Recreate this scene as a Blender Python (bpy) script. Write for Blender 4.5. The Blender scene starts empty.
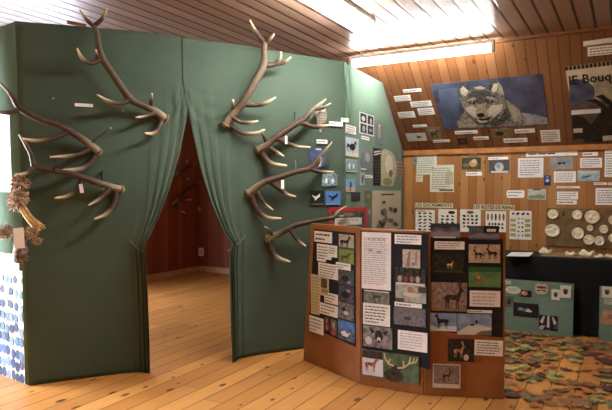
import bpy, bmesh, math, random
from mathutils import Vector, Matrix
random.seed(7)
C = bpy.context.scene.collection
PI = math.pi
# ------------------------------------------------------------------ camera frame (room axes: x along the wood wall, y into it)
F, CX, CY, YH, CAMH = 580.0, 306.0, 205.0, 190.0, 1.5
a29 = math.radians(29.0)
FW = Vector((-math.sin(a29), math.cos(a29), 0)); RT = Vector((math.cos(a29), math.sin(a29), 0))
pit = math.atan((CY - YH) / F)
FW3 = FW * math.cos(pit) + Vector((0, 0, -math.sin(pit))); UP3 = FW * math.sin(pit) + Vector((0, 0, math.cos(pit)))
CAM = Vector((0, 0, CAMH))
def ray(px, py): return FW3 + RT * ((px - CX) / F) + UP3 * ((CY - py) / F)
def plan(X, Z): return Vector((RT.x * X + FW.x * Z, RT.y * X + FW.y * Z, 0))
def on_z(px, py, z):
    d = ray(px, py); return CAM + d * ((z - CAM.z) / d.z)
class Wall:
    def __init__(s, o, t, up=(0, 0, 1)):
        s.o = Vector(o); s.t = Vector(t).normalized(); s.up = Vector(up).normalized(); s.n = s.t.cross(s.up).normalized()
    def hit(s, px, py, off=0.0):
        d = ray(px, py); o = s.o + s.n * off
        return CAM + d * ((o - CAM).dot(s.n) / d.dot(s.n))
    def st(s, p): return ((p - s.o).dot(s.t), (p - s.o).dot(s.up))
    def pt(s, a, b, off=0.0): return s.o + s.t * a + s.up * b + s.n * off
    def moved(s, off): return Wall(s.o + s.n * off, s.t, s.up)

YK, ZK, YC, ZC = 7.15, 1.99, 5.98, 2.985          # knee wall, its top, end of the flat ceiling, ceiling height
XL, XR, YB, YR = -6.9, 2.5, 8.4, -3.0
A = plan(-2.13, 4.42); E_ = plan(.38, 5.65); K = plan(1.26, 7.47)
SIDE_END = Vector((XL + .02, A.y + (A.x - XL) * .14, 0))
KNEE = Wall((0, YK, 0), (1, 0, 0)); SLOPE = Wall((0, YK, ZK), (1, 0, 0), (0, YC - YK, ZC - ZK))
G1 = Wall(A, E_ - A); G2 = Wall(E_, K - E_); tA = G1.st(G1.hit(19, 22))[1]
U3 = Vector((0, 0, tA)) - G1.t * .065; T3 = (A - SIDE_END).normalized(); G3 = Wall(SIDE_END, T3, T3.cross(U3).normalized().cross(T3))
INL = Wall((XL, 0, 0), (0, 1, 0)); INB = Wall((0, YB, 0), (1, 0, 0))
TOPZ = 2.77

# ------------------------------------------------------------------ materials
def lin(h):
    h = h.lstrip('#'); v = [int(h[i:i + 2], 16) / 255 for i in (0, 2, 4)]
    return tuple(c / 12.92 if c <= .04045 else ((c + .055) / 1.055) ** 2.4 for c in v) + (1,)
MC = {}
def new_mat(name):
    m = bpy.data.materials.new(name); m.use_nodes = True
    nt = m.node_tree; return m, nt, nt.nodes['Principled BSDF']
def nd(nt, t, **k):
    n = nt.nodes.new(t)
    for a, b in k.items(): setattr(n, a, b)
    return n
def math_(nt, op, a, b=None, c=None):
    n = nd(nt, 'ShaderNodeMath', operation=op)
    for i, v in enumerate((a, b, c)):
        if v is None: continue
        if isinstance(v, (int, float)): n.inputs[i].default_value = v
        else: nt.links.new(v, n.inputs[i])
    return n.outputs[0]
def mix(nt, fac, a, b, mode='MIX'):
    n = nd(nt, 'ShaderNodeMix', data_type='RGBA', blend_type=mode)
    for s, v in ((n.inputs[0], fac), (n.inputs[6], a), (n.inputs[7], b)):
        if isinstance(v, (int, float, tuple)): s.default_value = v
        else: nt.links.new(v, s)
    return n.outputs[2]
def M(spec, rough=.75, scale=None, spec_lvl=.3):
    """'#rrggbb' -> nearly plain; ('#a','#b',scale) -> mottled print"""
    key = (spec, rough)
    if key in MC: return MC[key]
    m, nt, b = new_mat('mottle' if isinstance(spec, tuple) else 'plain')
    tc = nd(nt, 'ShaderNodeTexCoord'); no = nd(nt, 'ShaderNodeTexNoise')
    nt.links.new(tc.outputs['Object'], no.inputs['Vector'])
    if isinstance(spec, tuple):
        no.inputs['Scale'].default_value = spec[2]; no.inputs['Detail'].default_value = 4
        r = nd(nt, 'ShaderNodeMapRange'); r.inputs[1].default_value = .36; r.inputs[2].default_value = .64
        nt.links.new(no.outputs[0], r.inputs[0])
        col = mix(nt, r.outputs[0], lin(spec[0]), lin(spec[1]))
    else:
        no.inputs['Scale'].default_value = 14
        c = lin(spec); d = tuple(x * .86 for x in c[:3]) + (1,)
        col = mix(nt, no.outputs[0], d, tuple(min(1, x * 1.1) for x in c[:3]) + (1,))
    nt.links.new(col, b.inputs['Base Color'])
    b.inputs['Roughness'].default_value = rough; b.inputs['Specular IOR Level'].default_value = spec_lvl
    MC[key] = m; return m
def boards(name, ax, lx, w, dark, light, gw=.05, gdark=.35, knots=.35, kcol='#3a1d10', rough=.45, knot_len=5.0, ends=False, spec=.4, tone=.55):
    m, nt, b = new_mat(name)
    tc = nd(nt, 'ShaderNodeTexCoord'); sp = nd(nt, 'ShaderNodeSeparateXYZ'); nt.links.new(tc.outputs['Object'], sp.inputs[0])
    a = sp.outputs[ax]; l = sp.outputs[lx]
    q = math_(nt, 'DIVIDE', a, w); idx = math_(nt, 'FLOOR', q); f = math_(nt, 'SUBTRACT', q, idx)
    wn = nd(nt, 'ShaderNodeTexWhiteNoise', noise_dimensions='1D'); nt.links.new(idx, wn.inputs['W'])
    off = math_(nt, 'MULTIPLY', wn.outputs[0], 9.0); l2 = math_(nt, 'ADD', l, off)
    cb = nd(nt, 'ShaderNodeCombineXYZ'); nt.links.new(math_(nt, 'MULTIPLY', q, 4.0), cb.inputs[0]); nt.links.new(math_(nt, 'MULTIPLY', l2, 1.1), cb.inputs[1])
    gr = nd(nt, 'ShaderNodeTexNoise'); nt.links.new(cb.outputs[0], gr.inputs['Vector']); gr.inputs['Scale'].default_value = 2.2; gr.inputs['Detail'].default_value = 5; gr.inputs['Distortion'].default_value = .6
    seg = wn.outputs[0]
    if ends:
        le = math_(nt, 'DIVIDE', l2, 2.6); li = math_(nt, 'FLOOR', le); lf = math_(nt, 'SUBTRACT', le, li)
        wn2 = nd(nt, 'ShaderNodeTexWhiteNoise', noise_dimensions='2D'); cc = nd(nt, 'ShaderNodeCombineXYZ')
        nt.links.new(idx, cc.inputs[0]); nt.links.new(li, cc.inputs[1]); nt.links.new(cc.outputs[0], wn2.inputs['Vector']); seg = wn2.outputs[0]
    fac = math_(nt, 'ADD', math_(nt, 'MULTIPLY', seg, tone), math_(nt, 'MULTIPLY', math_(nt, 'SUBTRACT', gr.outputs[0], .2), 1 - tone * .5))
    fac = math_(nt, 'MINIMUM', math_(nt, 'MAXIMUM', fac, 0), 1)
    col = mix(nt, fac, lin(dark), lin(light))
    # knots
    cv = nd(nt, 'ShaderNodeCombineXYZ'); nt.links.new(q, cv.inputs[0]); nt.links.new(math_(nt, 'MULTIPLY', l2, knot_len), cv.inputs[1])
    vo = nd(nt, 'ShaderNodeTexVoronoi', voronoi_dimensions='2D'); nt.links.new(cv.outputs[0], vo.inputs['Vector']); vo.inputs['Scale'].default_value = 1.0
    sc = nd(nt, 'ShaderNodeSeparateColor'); nt.links.new(vo.outputs['Color'], sc.inputs[0])
    sel = math_(nt, 'GREATER_THAN', sc.outputs[0], 1 - knots)
    rad = math_(nt, 'ADD', math_(nt, 'MULTIPLY', sc.outputs[1], .1), .05)
    kr = math_(nt, 'SUBTRACT', 1, math_(nt, 'SMOOTH_MIN', math_(nt, 'DIVIDE', vo.outputs['Distance'], rad), 1.0, .3))
    kk = math_(nt, 'MINIMUM', math_(nt, 'MULTIPLY', math_(nt, 'MAXIMUM', kr, 0), 3.0), 1)
    kk = math_(nt, 'MULTIPLY', kk, sel)
    col = mix(nt, math_(nt, 'MULTIPLY', kk, .95), col, lin(kcol))
    # grooves
    e = math_(nt, 'MINIMUM', f, math_(nt, 'SUBTRACT', 1, f))
    g = nd(nt, 'ShaderNodeMapRange'); nt.links.new(e, g.inputs[0]); g.inputs[1].default_value = gw * .35; g.inputs[2].default_value = gw; g.inputs[3].default_value = gdark; g.inputs[4].default_value = 1
    gv = g.outputs[0]
    if ends:
        e2 = math_(nt, 'MINIMUM', lf, math_(nt, 'SUBTRACT', 1, lf))
        g2 = math_(nt, 'ADD', math_(nt, 'MULTIPLY', math_(nt, 'GREATER_THAN', e2, .0012), .6), .4); gv = math_(nt, 'MULTIPLY', gv, g2)
    cg = nd(nt, 'ShaderNodeCombineColor')
    for i in range(3): nt.links.new(gv, cg.inputs[i])
    col = mix(nt, 1.0, col, cg.outputs[0], 'MULTIPLY')
    nt.links.new(col, b.inputs['Base Color']); b.inputs['Roughness'].default_value = rough; nt.links.new(math_(nt, 'MULTIPLY', math_(nt, 'MULTIPLY', gv, math_(nt, 'ADD', math_(nt, 'MULTIPLY', wn.outputs[0], .7), .5)), spec), b.inputs['Specular IOR Level'])
    bp = nd(nt, 'ShaderNodeBump'); bp.inputs['Strength'].default_value = .35; bp.inputs['Distance'].default_value = .006
    nt.links.new(gv, bp.inputs['Height']); nt.links.new(bp.outputs[0], b.inputs['Normal'])
    return m
def emit(name, col, s):
    m, nt, b = new_mat(name); b.inputs['Base Color'].default_value = lin(col)
    no = nd(nt, 'ShaderNodeTexNoise'); no.inputs['Scale'].default_value = 2
    c = lin(col); nt.links.new(mix(nt, no.outputs[0], c, tuple(x * .97 for x in c[:3]) + (1,)), b.inputs['Emission Color'])
    b.inputs['Emission Strength'].default_value = s; return m
def cloth_mat(name, c1, c2, trans=.0):
    m, nt, b = new_mat(name)
    tc = nd(nt, 'ShaderNodeTexCoord'); no = nd(nt, 'ShaderNodeTexNoise'); nt.links.new(tc.outputs['Object'], no.inputs['Vector'])
    no.inputs['Scale'].default_value = 2.2; no.inputs['Detail'].default_value = 5
    col = mix(nt, no.outputs[0], lin(c1), lin(c2)); nt.links.new(col, b.inputs['Base Color'])
    b.inputs['Roughness'].default_value = .9; b.inputs['Specular IOR Level'].default_value = .15; b.inputs['Sheen Weight'].default_value = .1
    n2 = nd(nt, 'ShaderNodeTexNoise'); nt.links.new(tc.outputs['Object'], n2.inputs['Vector']); n2.inputs['Scale'].default_value = 7; n2.inputs['Detail'].default_value = 3
    bp = nd(nt, 'ShaderNodeBump'); bp.inputs['Strength'].default_value = .25; bp.inputs['Distance'].default_value = .02
    nt.links.new(n2.outputs[0], bp.inputs['Height']); nt.links.new(bp.outputs[0], b.inputs['Normal'])
    if trans:
        tr = nd(nt, 'ShaderNodeBsdfTranslucent'); nt.links.new(col, tr.inputs['Color'])
        ms = nd(nt, 'ShaderNodeMixShader'); ms.inputs[0].default_value = trans
        nt.links.new(b.outputs[0], ms.inputs[1]); nt.links.new(tr.outputs[0], ms.inputs[2])
        nt.links.new(ms.outputs[0], nt.nodes['Material Output'].inputs['Surface'])
    return m
def antler_mat():
    m, nt, b = new_mat('antler')
    at = nd(nt, 'ShaderNodeAttribute', attribute_name='tip')
    tc = nd(nt, 'ShaderNodeTexCoord'); no = nd(nt, 'ShaderNodeTexNoise'); nt.links.new(tc.outputs['Object'], no.inputs['Vector']); no.inputs['Scale'].default_value = 30; no.inputs['Detail'].default_value = 5
    base = mix(nt, no.outputs[0], lin('#2a1e17'), lin('#54402f'))
    col = mix(nt, at.outputs['Fac'], base, lin('#e2d2ae')); nt.links.new(col, b.inputs['Base Color'])
    b.inputs['Roughness'].default_value = .6; b.inputs['Specular IOR Level'].default_value = .25
    bp = nd(nt, 'ShaderNodeBump'); bp.inputs['Strength'].default_value = .4; bp.inputs['Distance'].default_value = .004
    nt.links.new(no.outputs[0], bp.inputs['Height']); nt.links.new(bp.outputs[0], b.inputs['Normal'])
    return m

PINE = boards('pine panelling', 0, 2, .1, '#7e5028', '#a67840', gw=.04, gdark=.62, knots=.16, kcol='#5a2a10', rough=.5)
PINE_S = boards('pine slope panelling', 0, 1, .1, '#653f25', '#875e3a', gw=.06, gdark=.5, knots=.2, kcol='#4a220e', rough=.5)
PINE_IN = boards('dimmed pine back room', 0, 2, .12, '#7e422c', '#98583e', gw=.05, gdark=.6, knots=.15, kcol='#4a1d10', rough=.5)  # same pine; the back room's dim light is put into a deeper red-brown
PINE_INL = boards('dimmed pine side room', 1, 2, .12, '#7e422c', '#98583e', gw=.05, gdark=.6, knots=.15, kcol='#4a1d10', rough=.5)  # left wall boards, colour deepened likewise to stand in for dim light
CEIL = boards('ceiling planks', 0, 1, .135, '#755a49', '#a08774', gw=.12, gdark=.16, knots=.12, kcol='#4a2a1a', rough=.32, spec=.5)
FLOOR = boards('floor planks', 0, 1, .165, '#a06630', '#cb9350', gw=.034, gdark=.22, knots=.42, kcol='#3d1d14', rough=.42, knot_len=3.0, ends=True, spec=.45)
PLASTER = M('#b5a48c'); BASEB = M(('#c49a70', '#d8b088', 9), .5)
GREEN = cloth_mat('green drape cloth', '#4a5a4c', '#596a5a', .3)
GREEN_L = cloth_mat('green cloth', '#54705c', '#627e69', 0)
BLACKC = cloth_mat('black cloth', '#0d0d10', '#17171a', 0)
PANELW = M(('#835028', '#935f34', 5), .45); ANT = antler_mat(); BONE = M(('#c8b48a', '#e6d9b8', 40), .6)
PLAST = M(('#d2c6a6', '#e8dfc6', 18), .8); WHITE = M('#e8e8e4'); BLACK = M('#121214', .6); CARD = M(('#15151a', '#202026', 9), .85)
WIRE = M('#1a1a1a', .5); KRAFT = M(('#5d4832', '#77603f', 12), .85); STEEL = M('#9a9a9a', .4)

# ------------------------------------------------------------------ object helpers
def mesh_obj(name, bm, mats, parent=None, smooth=False, mw=None):
    me = bpy.data.meshes.new(name); bm.normal_update(); bm.to_mesh(me); bm.free()
    for m in (mats if isinstance(mats, (list, tuple)) else [mats]): me.materials.append(m)
    if smooth:
        for p in me.polygons: p.use_smooth = True
    o = bpy.data.objects.new(name, me); C.objects.link(o)
    if mw is not None: o.matrix_world = mw
    if parent: o.parent = parent
    return o
def tag(o, label=None, cat=None, group=None, kind=None):
    for k, v in (('label', label), ('category', cat), ('group', group), ('kind', kind)):
        if v: o[k] = v
    return o
def empty(name, loc, label, cat, group=None, rz=0):
    o = bpy.data.objects.new(name, None); C.objects.link(o); o.location = loc; o.rotation_euler = (0, 0, rz); o.empty_display_size = .05
    return tag(o, label, cat, group)
def child(name, bm, mats, parent, smooth=False, label=None):
    """geometry given in world space, parented to an Empty that is not scaled"""
    bpy.context.view_layer.update()
    bm.transform(parent.matrix_world.inverted())
    o = mesh_obj(name, bm, mats, None, smooth); o.parent = parent
    if label: o['label'] = label
    return o
def box(bm, lo, hi, mi=0, mat=None):
    vs = [bm.verts.new(Vector((x, y, z))) for z in (lo[2], hi[2]) for y in (lo[1], hi[1]) for x in (lo[0], hi[0])]
    if mat is not None:
        for v in vs: v.co = mat @ v.co
    for q in ((0, 2, 3, 1), (4, 5, 7, 6), (0, 1, 5, 4), (2, 6, 7, 3), (0, 4, 6, 2), (1, 3, 7, 5)):
        f = bm.faces.new([vs[i] for i in q]); f.material_index = mi
    return vs
def wall_mat(w, p, roll=0):
    m = Matrix((w.t, w.up, w.n)).transposed().to_4x4(); m.translation = p
    return m @ Matrix.Rotation(roll, 4, 'Z')
def catmull(pts, n=5):
    P = [pts[0] * 2 - pts[1]] + list(pts) + [pts[-1] * 2 - pts[-2]]; out = []
    for i in range(1, len(P) - 2):
        for k in range(n):
            t = k / n; a, b, c, d = P[i - 1], P[i], P[i + 1], P[i + 2]
            out.append(.5 * (2 * b + (c - a) * t + (2 * a - 5 * b + 4 * c - d) * t * t + (3 * b - a - 3 * c + d) * t ** 3))
    out.append(P[-2]); return out
def tube(bm, pts, rads, seg=8, n=5, tipcol=None, rough=0.0, close=True):
    V4 = [Vector((p[0], p[1], p[2], r)) for p, r in zip(pts, rads)]
    P = catmull(V4, n) if len(V4) > 1 else V4
    lay = bm.verts.layers.float.get('tip') or bm.verts.layers.float.new('tip')
    rings = []; N = len(P); ref = None
    for i, p in enumerate(P):
        c = p.to_3d(); t = (P[min(i + 1, N - 1)].to_3d() - P[max(i - 1, 0)].to_3d()).normalized()
        if ref is None: ref = t.orthogonal().normalized()
        ref = (ref - t * ref.dot(t)).normalized(); b = t.cross(ref); ring = []
        for k in range(seg):
            an = 2 * PI * k / seg; r = max(p[3], .0008) * (1 + rough * random.uniform(-1, 1))
            v = bm.verts.new(c + (ref * math.cos(an) + b * math.sin(an)) * r)
            if tipcol: v[lay] = tipcol(i / (N - 1))
            ring.append(v)
        rings.append(ring)
    for a, b in zip(rings, rings[1:]):
        for k in range(seg): bm.faces.new((a[k], a[(k + 1) % seg], b[(k + 1) % seg], b[k]))
    if close:
        bm.faces.new(list(reversed(rings[0]))); bm.faces.new(rings[-1])
def polyplane(pts, thick=None):
    bm = bmesh.new(); vs = [bm.verts.new(p) for p in pts]; bm.faces.new(vs); return bm
def struct(name, bm, m): return tag(mesh_obj(name, bm, m), kind='structure')

# ------------------------------------------------------------------ setting
def slab(name, lo, hi, m):
    bm = bmesh.new(); box(bm, lo, hi); return struct(name, bm, m)
slab('floor', (XL - .1, YR - .1, -.1), (XR + .1, YB + .1, 0), FLOOR)
slab('ceiling', (XL - .1, YR - .1, ZC), (XR + .1, YB + .1, ZC + .1), CEIL)
slab('wall_back', (-3.0, YK, 0), (XR + .1, YK + .1, ZK), PINE)
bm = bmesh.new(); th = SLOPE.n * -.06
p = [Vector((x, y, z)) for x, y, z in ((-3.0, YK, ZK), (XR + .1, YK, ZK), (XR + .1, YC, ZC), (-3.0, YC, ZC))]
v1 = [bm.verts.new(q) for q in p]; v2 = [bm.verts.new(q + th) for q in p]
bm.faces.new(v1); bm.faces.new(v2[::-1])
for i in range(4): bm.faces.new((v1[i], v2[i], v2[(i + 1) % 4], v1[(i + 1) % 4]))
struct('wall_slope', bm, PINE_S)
slab('wall_return', (-3.05, YC, 0), (-3.0, YB, ZC), PINE_INL)
slab('wall_inner_back', (XL, YB, 0), (-3.0, YB + .1, ZC), PINE_IN)
slab('wall_right', (XR, YR, 0), (XR + .1, YB, ZC), M('#a98458'))
slab('wall_rear', (XL, YR - .1, 0), (XR, YR, ZC), M('#b3926a'))
# left wall with two window openings
WIN = [(3.75, 5.75, .7, 1.9), (.5, 2.5, .6, 2.1)]
bm = bmesh.new(); ys = sorted([YR, YB] + [w[i] for w in WIN for i in (0, 1)])
for y0, y1 in zip(ys, ys[1:]):
    w = [q for q in WIN if q[0] == y0 and q[1] == y1]
    if w: box(bm, (XL - .1, y0, 0), (XL, y1, w[0][2])); box(bm, (XL - .1, y0, w[0][3]), (XL, y1, ZC))
    else: box(bm, (XL - .1, y0, 0), (XL, y1, ZC))
struct('wall_left', bm, PINE_INL)
DAY = [emit('daylight pane', '#eef2ff', 15.0), emit('daylight pane large', '#eaf1ff', 56.0)]
for i, (y0, y1, z0, z1) in enumerate(WIN):
    bm = bmesh.new()
    for lo, hi in (((y0, z0), (y0 + .05, z1)), ((y1 - .05, z0), (y1, z1)), ((y0, z0), (y1, z0 + .05)), ((y0, z1 - .05), (y1, z1)), (((y0 + y1) / 2 - .02, z0), ((y0 + y1) / 2 + .02, z1))):
        box(bm, (XL - .09, lo[0], lo[1]), (XL - .03, hi[0], hi[1]))
    w = struct('window_%d' % (i + 1), bm, WHITE)
    bm = bmesh.new(); box(bm, (XL - .08, y0 + .04, z0 + .04), (XL - .07, y1 - .04, z1 - .04))
    mesh_obj('pane', bm, DAY[i], w)
slab('trim_1', (-2.6, YK - .035, ZK - .05), (XR, YK + .02, ZK + .012), M(('#8a5626', '#a46c36', 8), .5))
slab('trim_2', (-3.0, YC - .02, ZC - .025), (XR, YC + .03, ZC + .01), M(('#6d4526', '#835732', 8), .5))
slab('baseboard_back', (XL, YB - .02, 0), (-3.05, YB, .1), BASEB)
slab('baseboard_left', (XL, A.y + .5, 0), (XL + .02, YB, .1), BASEB)

# ------------------------------------------------------------------ green partition cloth
top_px = [(19, 22), (60, 25), (100, 28.5), (146, 32.5), (190, 39), (228, 44), (290, 53.5), (345, 62)]
tops = [G1.st(G1.hit(*q)) for q in top_px]
def top_t(s):
    if s <= tops[0][0]: return tops[0][1]
    for (s0, t0), (s1, t1) in zip(tops, tops[1:]):
        if s <= s1: return t0 + (t1 - t0) * (s - s0) / (s1 - s0)
    return tops[-1][1]
def edge_fn(pxs):
    pts = [G1.st(G1.hit(*q)) for q in pxs]; pts.sort(key=lambda q: q[1])
    def f(t):
        if t <= pts[0][1]: return pts[0][0]
        for i, ((s0, t0), (s1, t1)) in enumerate(zip(pts, pts[1:])):
            if t <= t1:
                u = (t - t0) / (t1 - t0)
                return s0 + (s1 - s0) * u
        return pts[-1][0]
    return f
eL = edge_fn([(186, 39), (186.5, 100), (187.4, 127), (178.5, 170), (170, 196), (159.5, 222), (150, 240), (143, 251), (142, 258), (144, 275), (145.5, 300), (147, 340), (147.5, 371)])
eR = edge_fn([(181, 39), (181.5, 99), (184, 112), (187.2, 128), (199.5, 184), (208, 211), (214, 225), (221, 240), (227.5, 250), (225.5, 259), (225, 275), (226, 300), (226.5, 330), (228, 362)])
tieL = G1.st(G1.hit(143, 251))[1]; tieR = G1.st(G1.hit(228, 250))[1]
sA0 = G1.st(G1.hit(112, 200))[0]; sE0 = G1.st(G1.hit(262, 200))[0]; sEnd = (E_ - A).length
APX = G1.st(G1.hit(182, 98))
def drape(side, name, label):
    bm = bmesh.new(); NF, NB, NT = 14, 60, 70
    ed, s0, tie = (eL, sA0, tieL) if side < 0 else (eR, sE0, tieR); rows = []
    for j in range(NT + 1):
        v = j / NT; row = []
        for i in range(NF + NB + 1):
            if i <= NF: s_flat, b = (i / NF), 0
            else: s_flat, b = 1, (i - NF) / NB
            tt = 2.6 * v; e = ed(tt)
            near = math.exp(-((tt - tie) / .5) ** 2); below = 1 if tt < tie else math.exp(-((tt - tie) / .55) ** 2)
            p_ = 1 - .5 * below; g = b ** p_
            base = -.065 * v if side < 0 else sEnd
            s = base + (s0 - base) * s_flat if b == 0 else s0 + (e - s0) * g
            t = v * top_t(s) - .002 * (1 - v)
            amp = (.003 + .02 * below * (1 if tt < tie else .55)) * min(1, b * b * 1.3) * (1 if tt > .05 else .8)
            d = amp * math.sin(b * b * 2 * PI * 4.5 + .6 * math.sin(tt * 3)) + amp * .35 * math.sin(b * b * 2 * PI * 10 + 1.3 + tt)
            d *= 1 - max(0, min(1, (tt - 1.95) / .3)); d += .03 * below * max(0, min(1, (b - .55) / .25)) * (tt < tie + .1) 
            d += .07 * below * b + .012 * b * (1 - below)
            d += .006 * math.sin(s * 5.1 + tt * 1.7) * math.sin(tt * 2.3 + s * 1.1)
            if side > 0 and tt > 2.0: d += .004 * min(1, (tt - 2.0) / .15) * b
            ds, dt = s - APX[0], t - APX[1]; rr = math.hypot(ds, dt)
            if dt < .03: d += .012 * math.sin(13 * math.atan2(ds, -dt) + .8) * math.exp(-rr / .3) * min(1, rr / .05)
            row.append(bm.verts.new(G1.pt(s, t, d + .014)))
        rows.append(row)
    for r0, r1 in zip(rows, rows[1:]):
        for k in range(NF + NB):
            q = (r0[k], r0[k + 1], r1[k + 1], r1[k]); bm.faces.new(q if side < 0 else q[::-1])
    o = mesh_obj(name, bm, GREEN, smooth=True); md = o.modifiers.new('thick', 'SOLIDIFY'); md.thickness = .005; md.offset = -1
    return tag(o, label, 'curtain')
drape(-1, 'curtain', 'dark green cloth curtain left of the doorway, tied back at its right edge')
drape(1, 'curtain', 'dark green cloth curtain right of the doorway, tied back at its left edge')
for q0, q1 in ((.03, G1.st(G1.hit(118, 200))[0]), (G1.st(G1.hit(252, 200))[0], sEnd - .02)):
    bm = bmesh.new(); box(bm, (q0, 0, -.05), (q1, 2.2, -.03), 0, wall_mat(G1, A)); struct('partition_panel', bm, PANELW)
# side face and right-hand return
def flat_cloth(name, label, pts, m, cat='cloth'):
    bm = polyplane(pts); bmesh.ops.triangulate(bm, faces=bm.faces[:]); bmesh.ops.subdivide_edges(bm, edges=bm.edges[:], cuts=5, use_grid_fill=True)
    o = mesh_obj(name, bm, m, smooth=True); md = o.modifiers.new('thick', 'SOLIDIFY'); md.thickness = .006; md.offset = -1; return tag(o, label, cat)
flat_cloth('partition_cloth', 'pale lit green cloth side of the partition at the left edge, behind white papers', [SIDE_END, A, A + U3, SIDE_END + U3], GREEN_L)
L2 = (K - E_).length; dy = (K - E_).y / L2; tE = tops[-1][1]
sS = (YK - (tE - ZK) / ((ZC - ZK) / (YK - YC)) - E_.y) / dy
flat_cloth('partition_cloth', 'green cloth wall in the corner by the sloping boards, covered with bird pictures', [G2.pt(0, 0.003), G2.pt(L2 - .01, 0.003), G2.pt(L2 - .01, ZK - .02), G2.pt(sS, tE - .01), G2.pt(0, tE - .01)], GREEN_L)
# narrow cloth strip hanging at the corner
bm = bmesh.new(); pts = [G1.hit(x, y, .03) for x, y in ((345.5, 63), (346, 75), (348, 92), (349.3, 106), (349.8, 118))]
prev = None
for i, p in enumerate(pts):
    w = (.035, .04, .035, .02, .014)[i]
    cur = [bm.verts.new(p - G1.t * w * .5), bm.verts.new(p + G1.n * .012), bm.verts.new(p + G1.t * w * .5)]
    if prev:
        for k in (0, 1): bm.faces.new((prev[k], cur[k], cur[k + 1], prev[k + 1]))
    prev = cur
o = mesh_obj('cloth_strip', bm, GREEN_L, smooth=True); o.modifiers.new('t', 'SOLIDIFY').thickness = .004
tag(o, 'narrow green cloth strip hanging from the top corner of the partition by the light', 'cloth strip')
# tie cords
for px, lab in ((((129, 240), (134, 245), (139, 250), (143.5, 252)), 'thin cord tying back the left green curtain'), (((246, 235), (240, 242), (233, 248), (227.5, 251)), 'thin cord tying back the right green curtain')):
    bm = bmesh.new(); tube(bm, [G1.hit(x, y, .03 + .03 * i) for i, (x, y) in enumerate(px)], [.004] * 4, 6, 3)
    tag(mesh_obj('tie_cord', bm, M('#6f7a66'), smooth=True), lab, 'cord')
# lath on top of the partition
bm = bmesh.new(); p0 = G1.hit(67, 22, -.06); p1 = G1.hit(86, 26, -.06); tube(bm, [p0, p1], [.018, .018], 4, 1)
tag(mesh_obj('wooden_lath', bm, M('#7a5030')), 'short brown wooden lath poking above the top of the green partition', 'lath')

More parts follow.
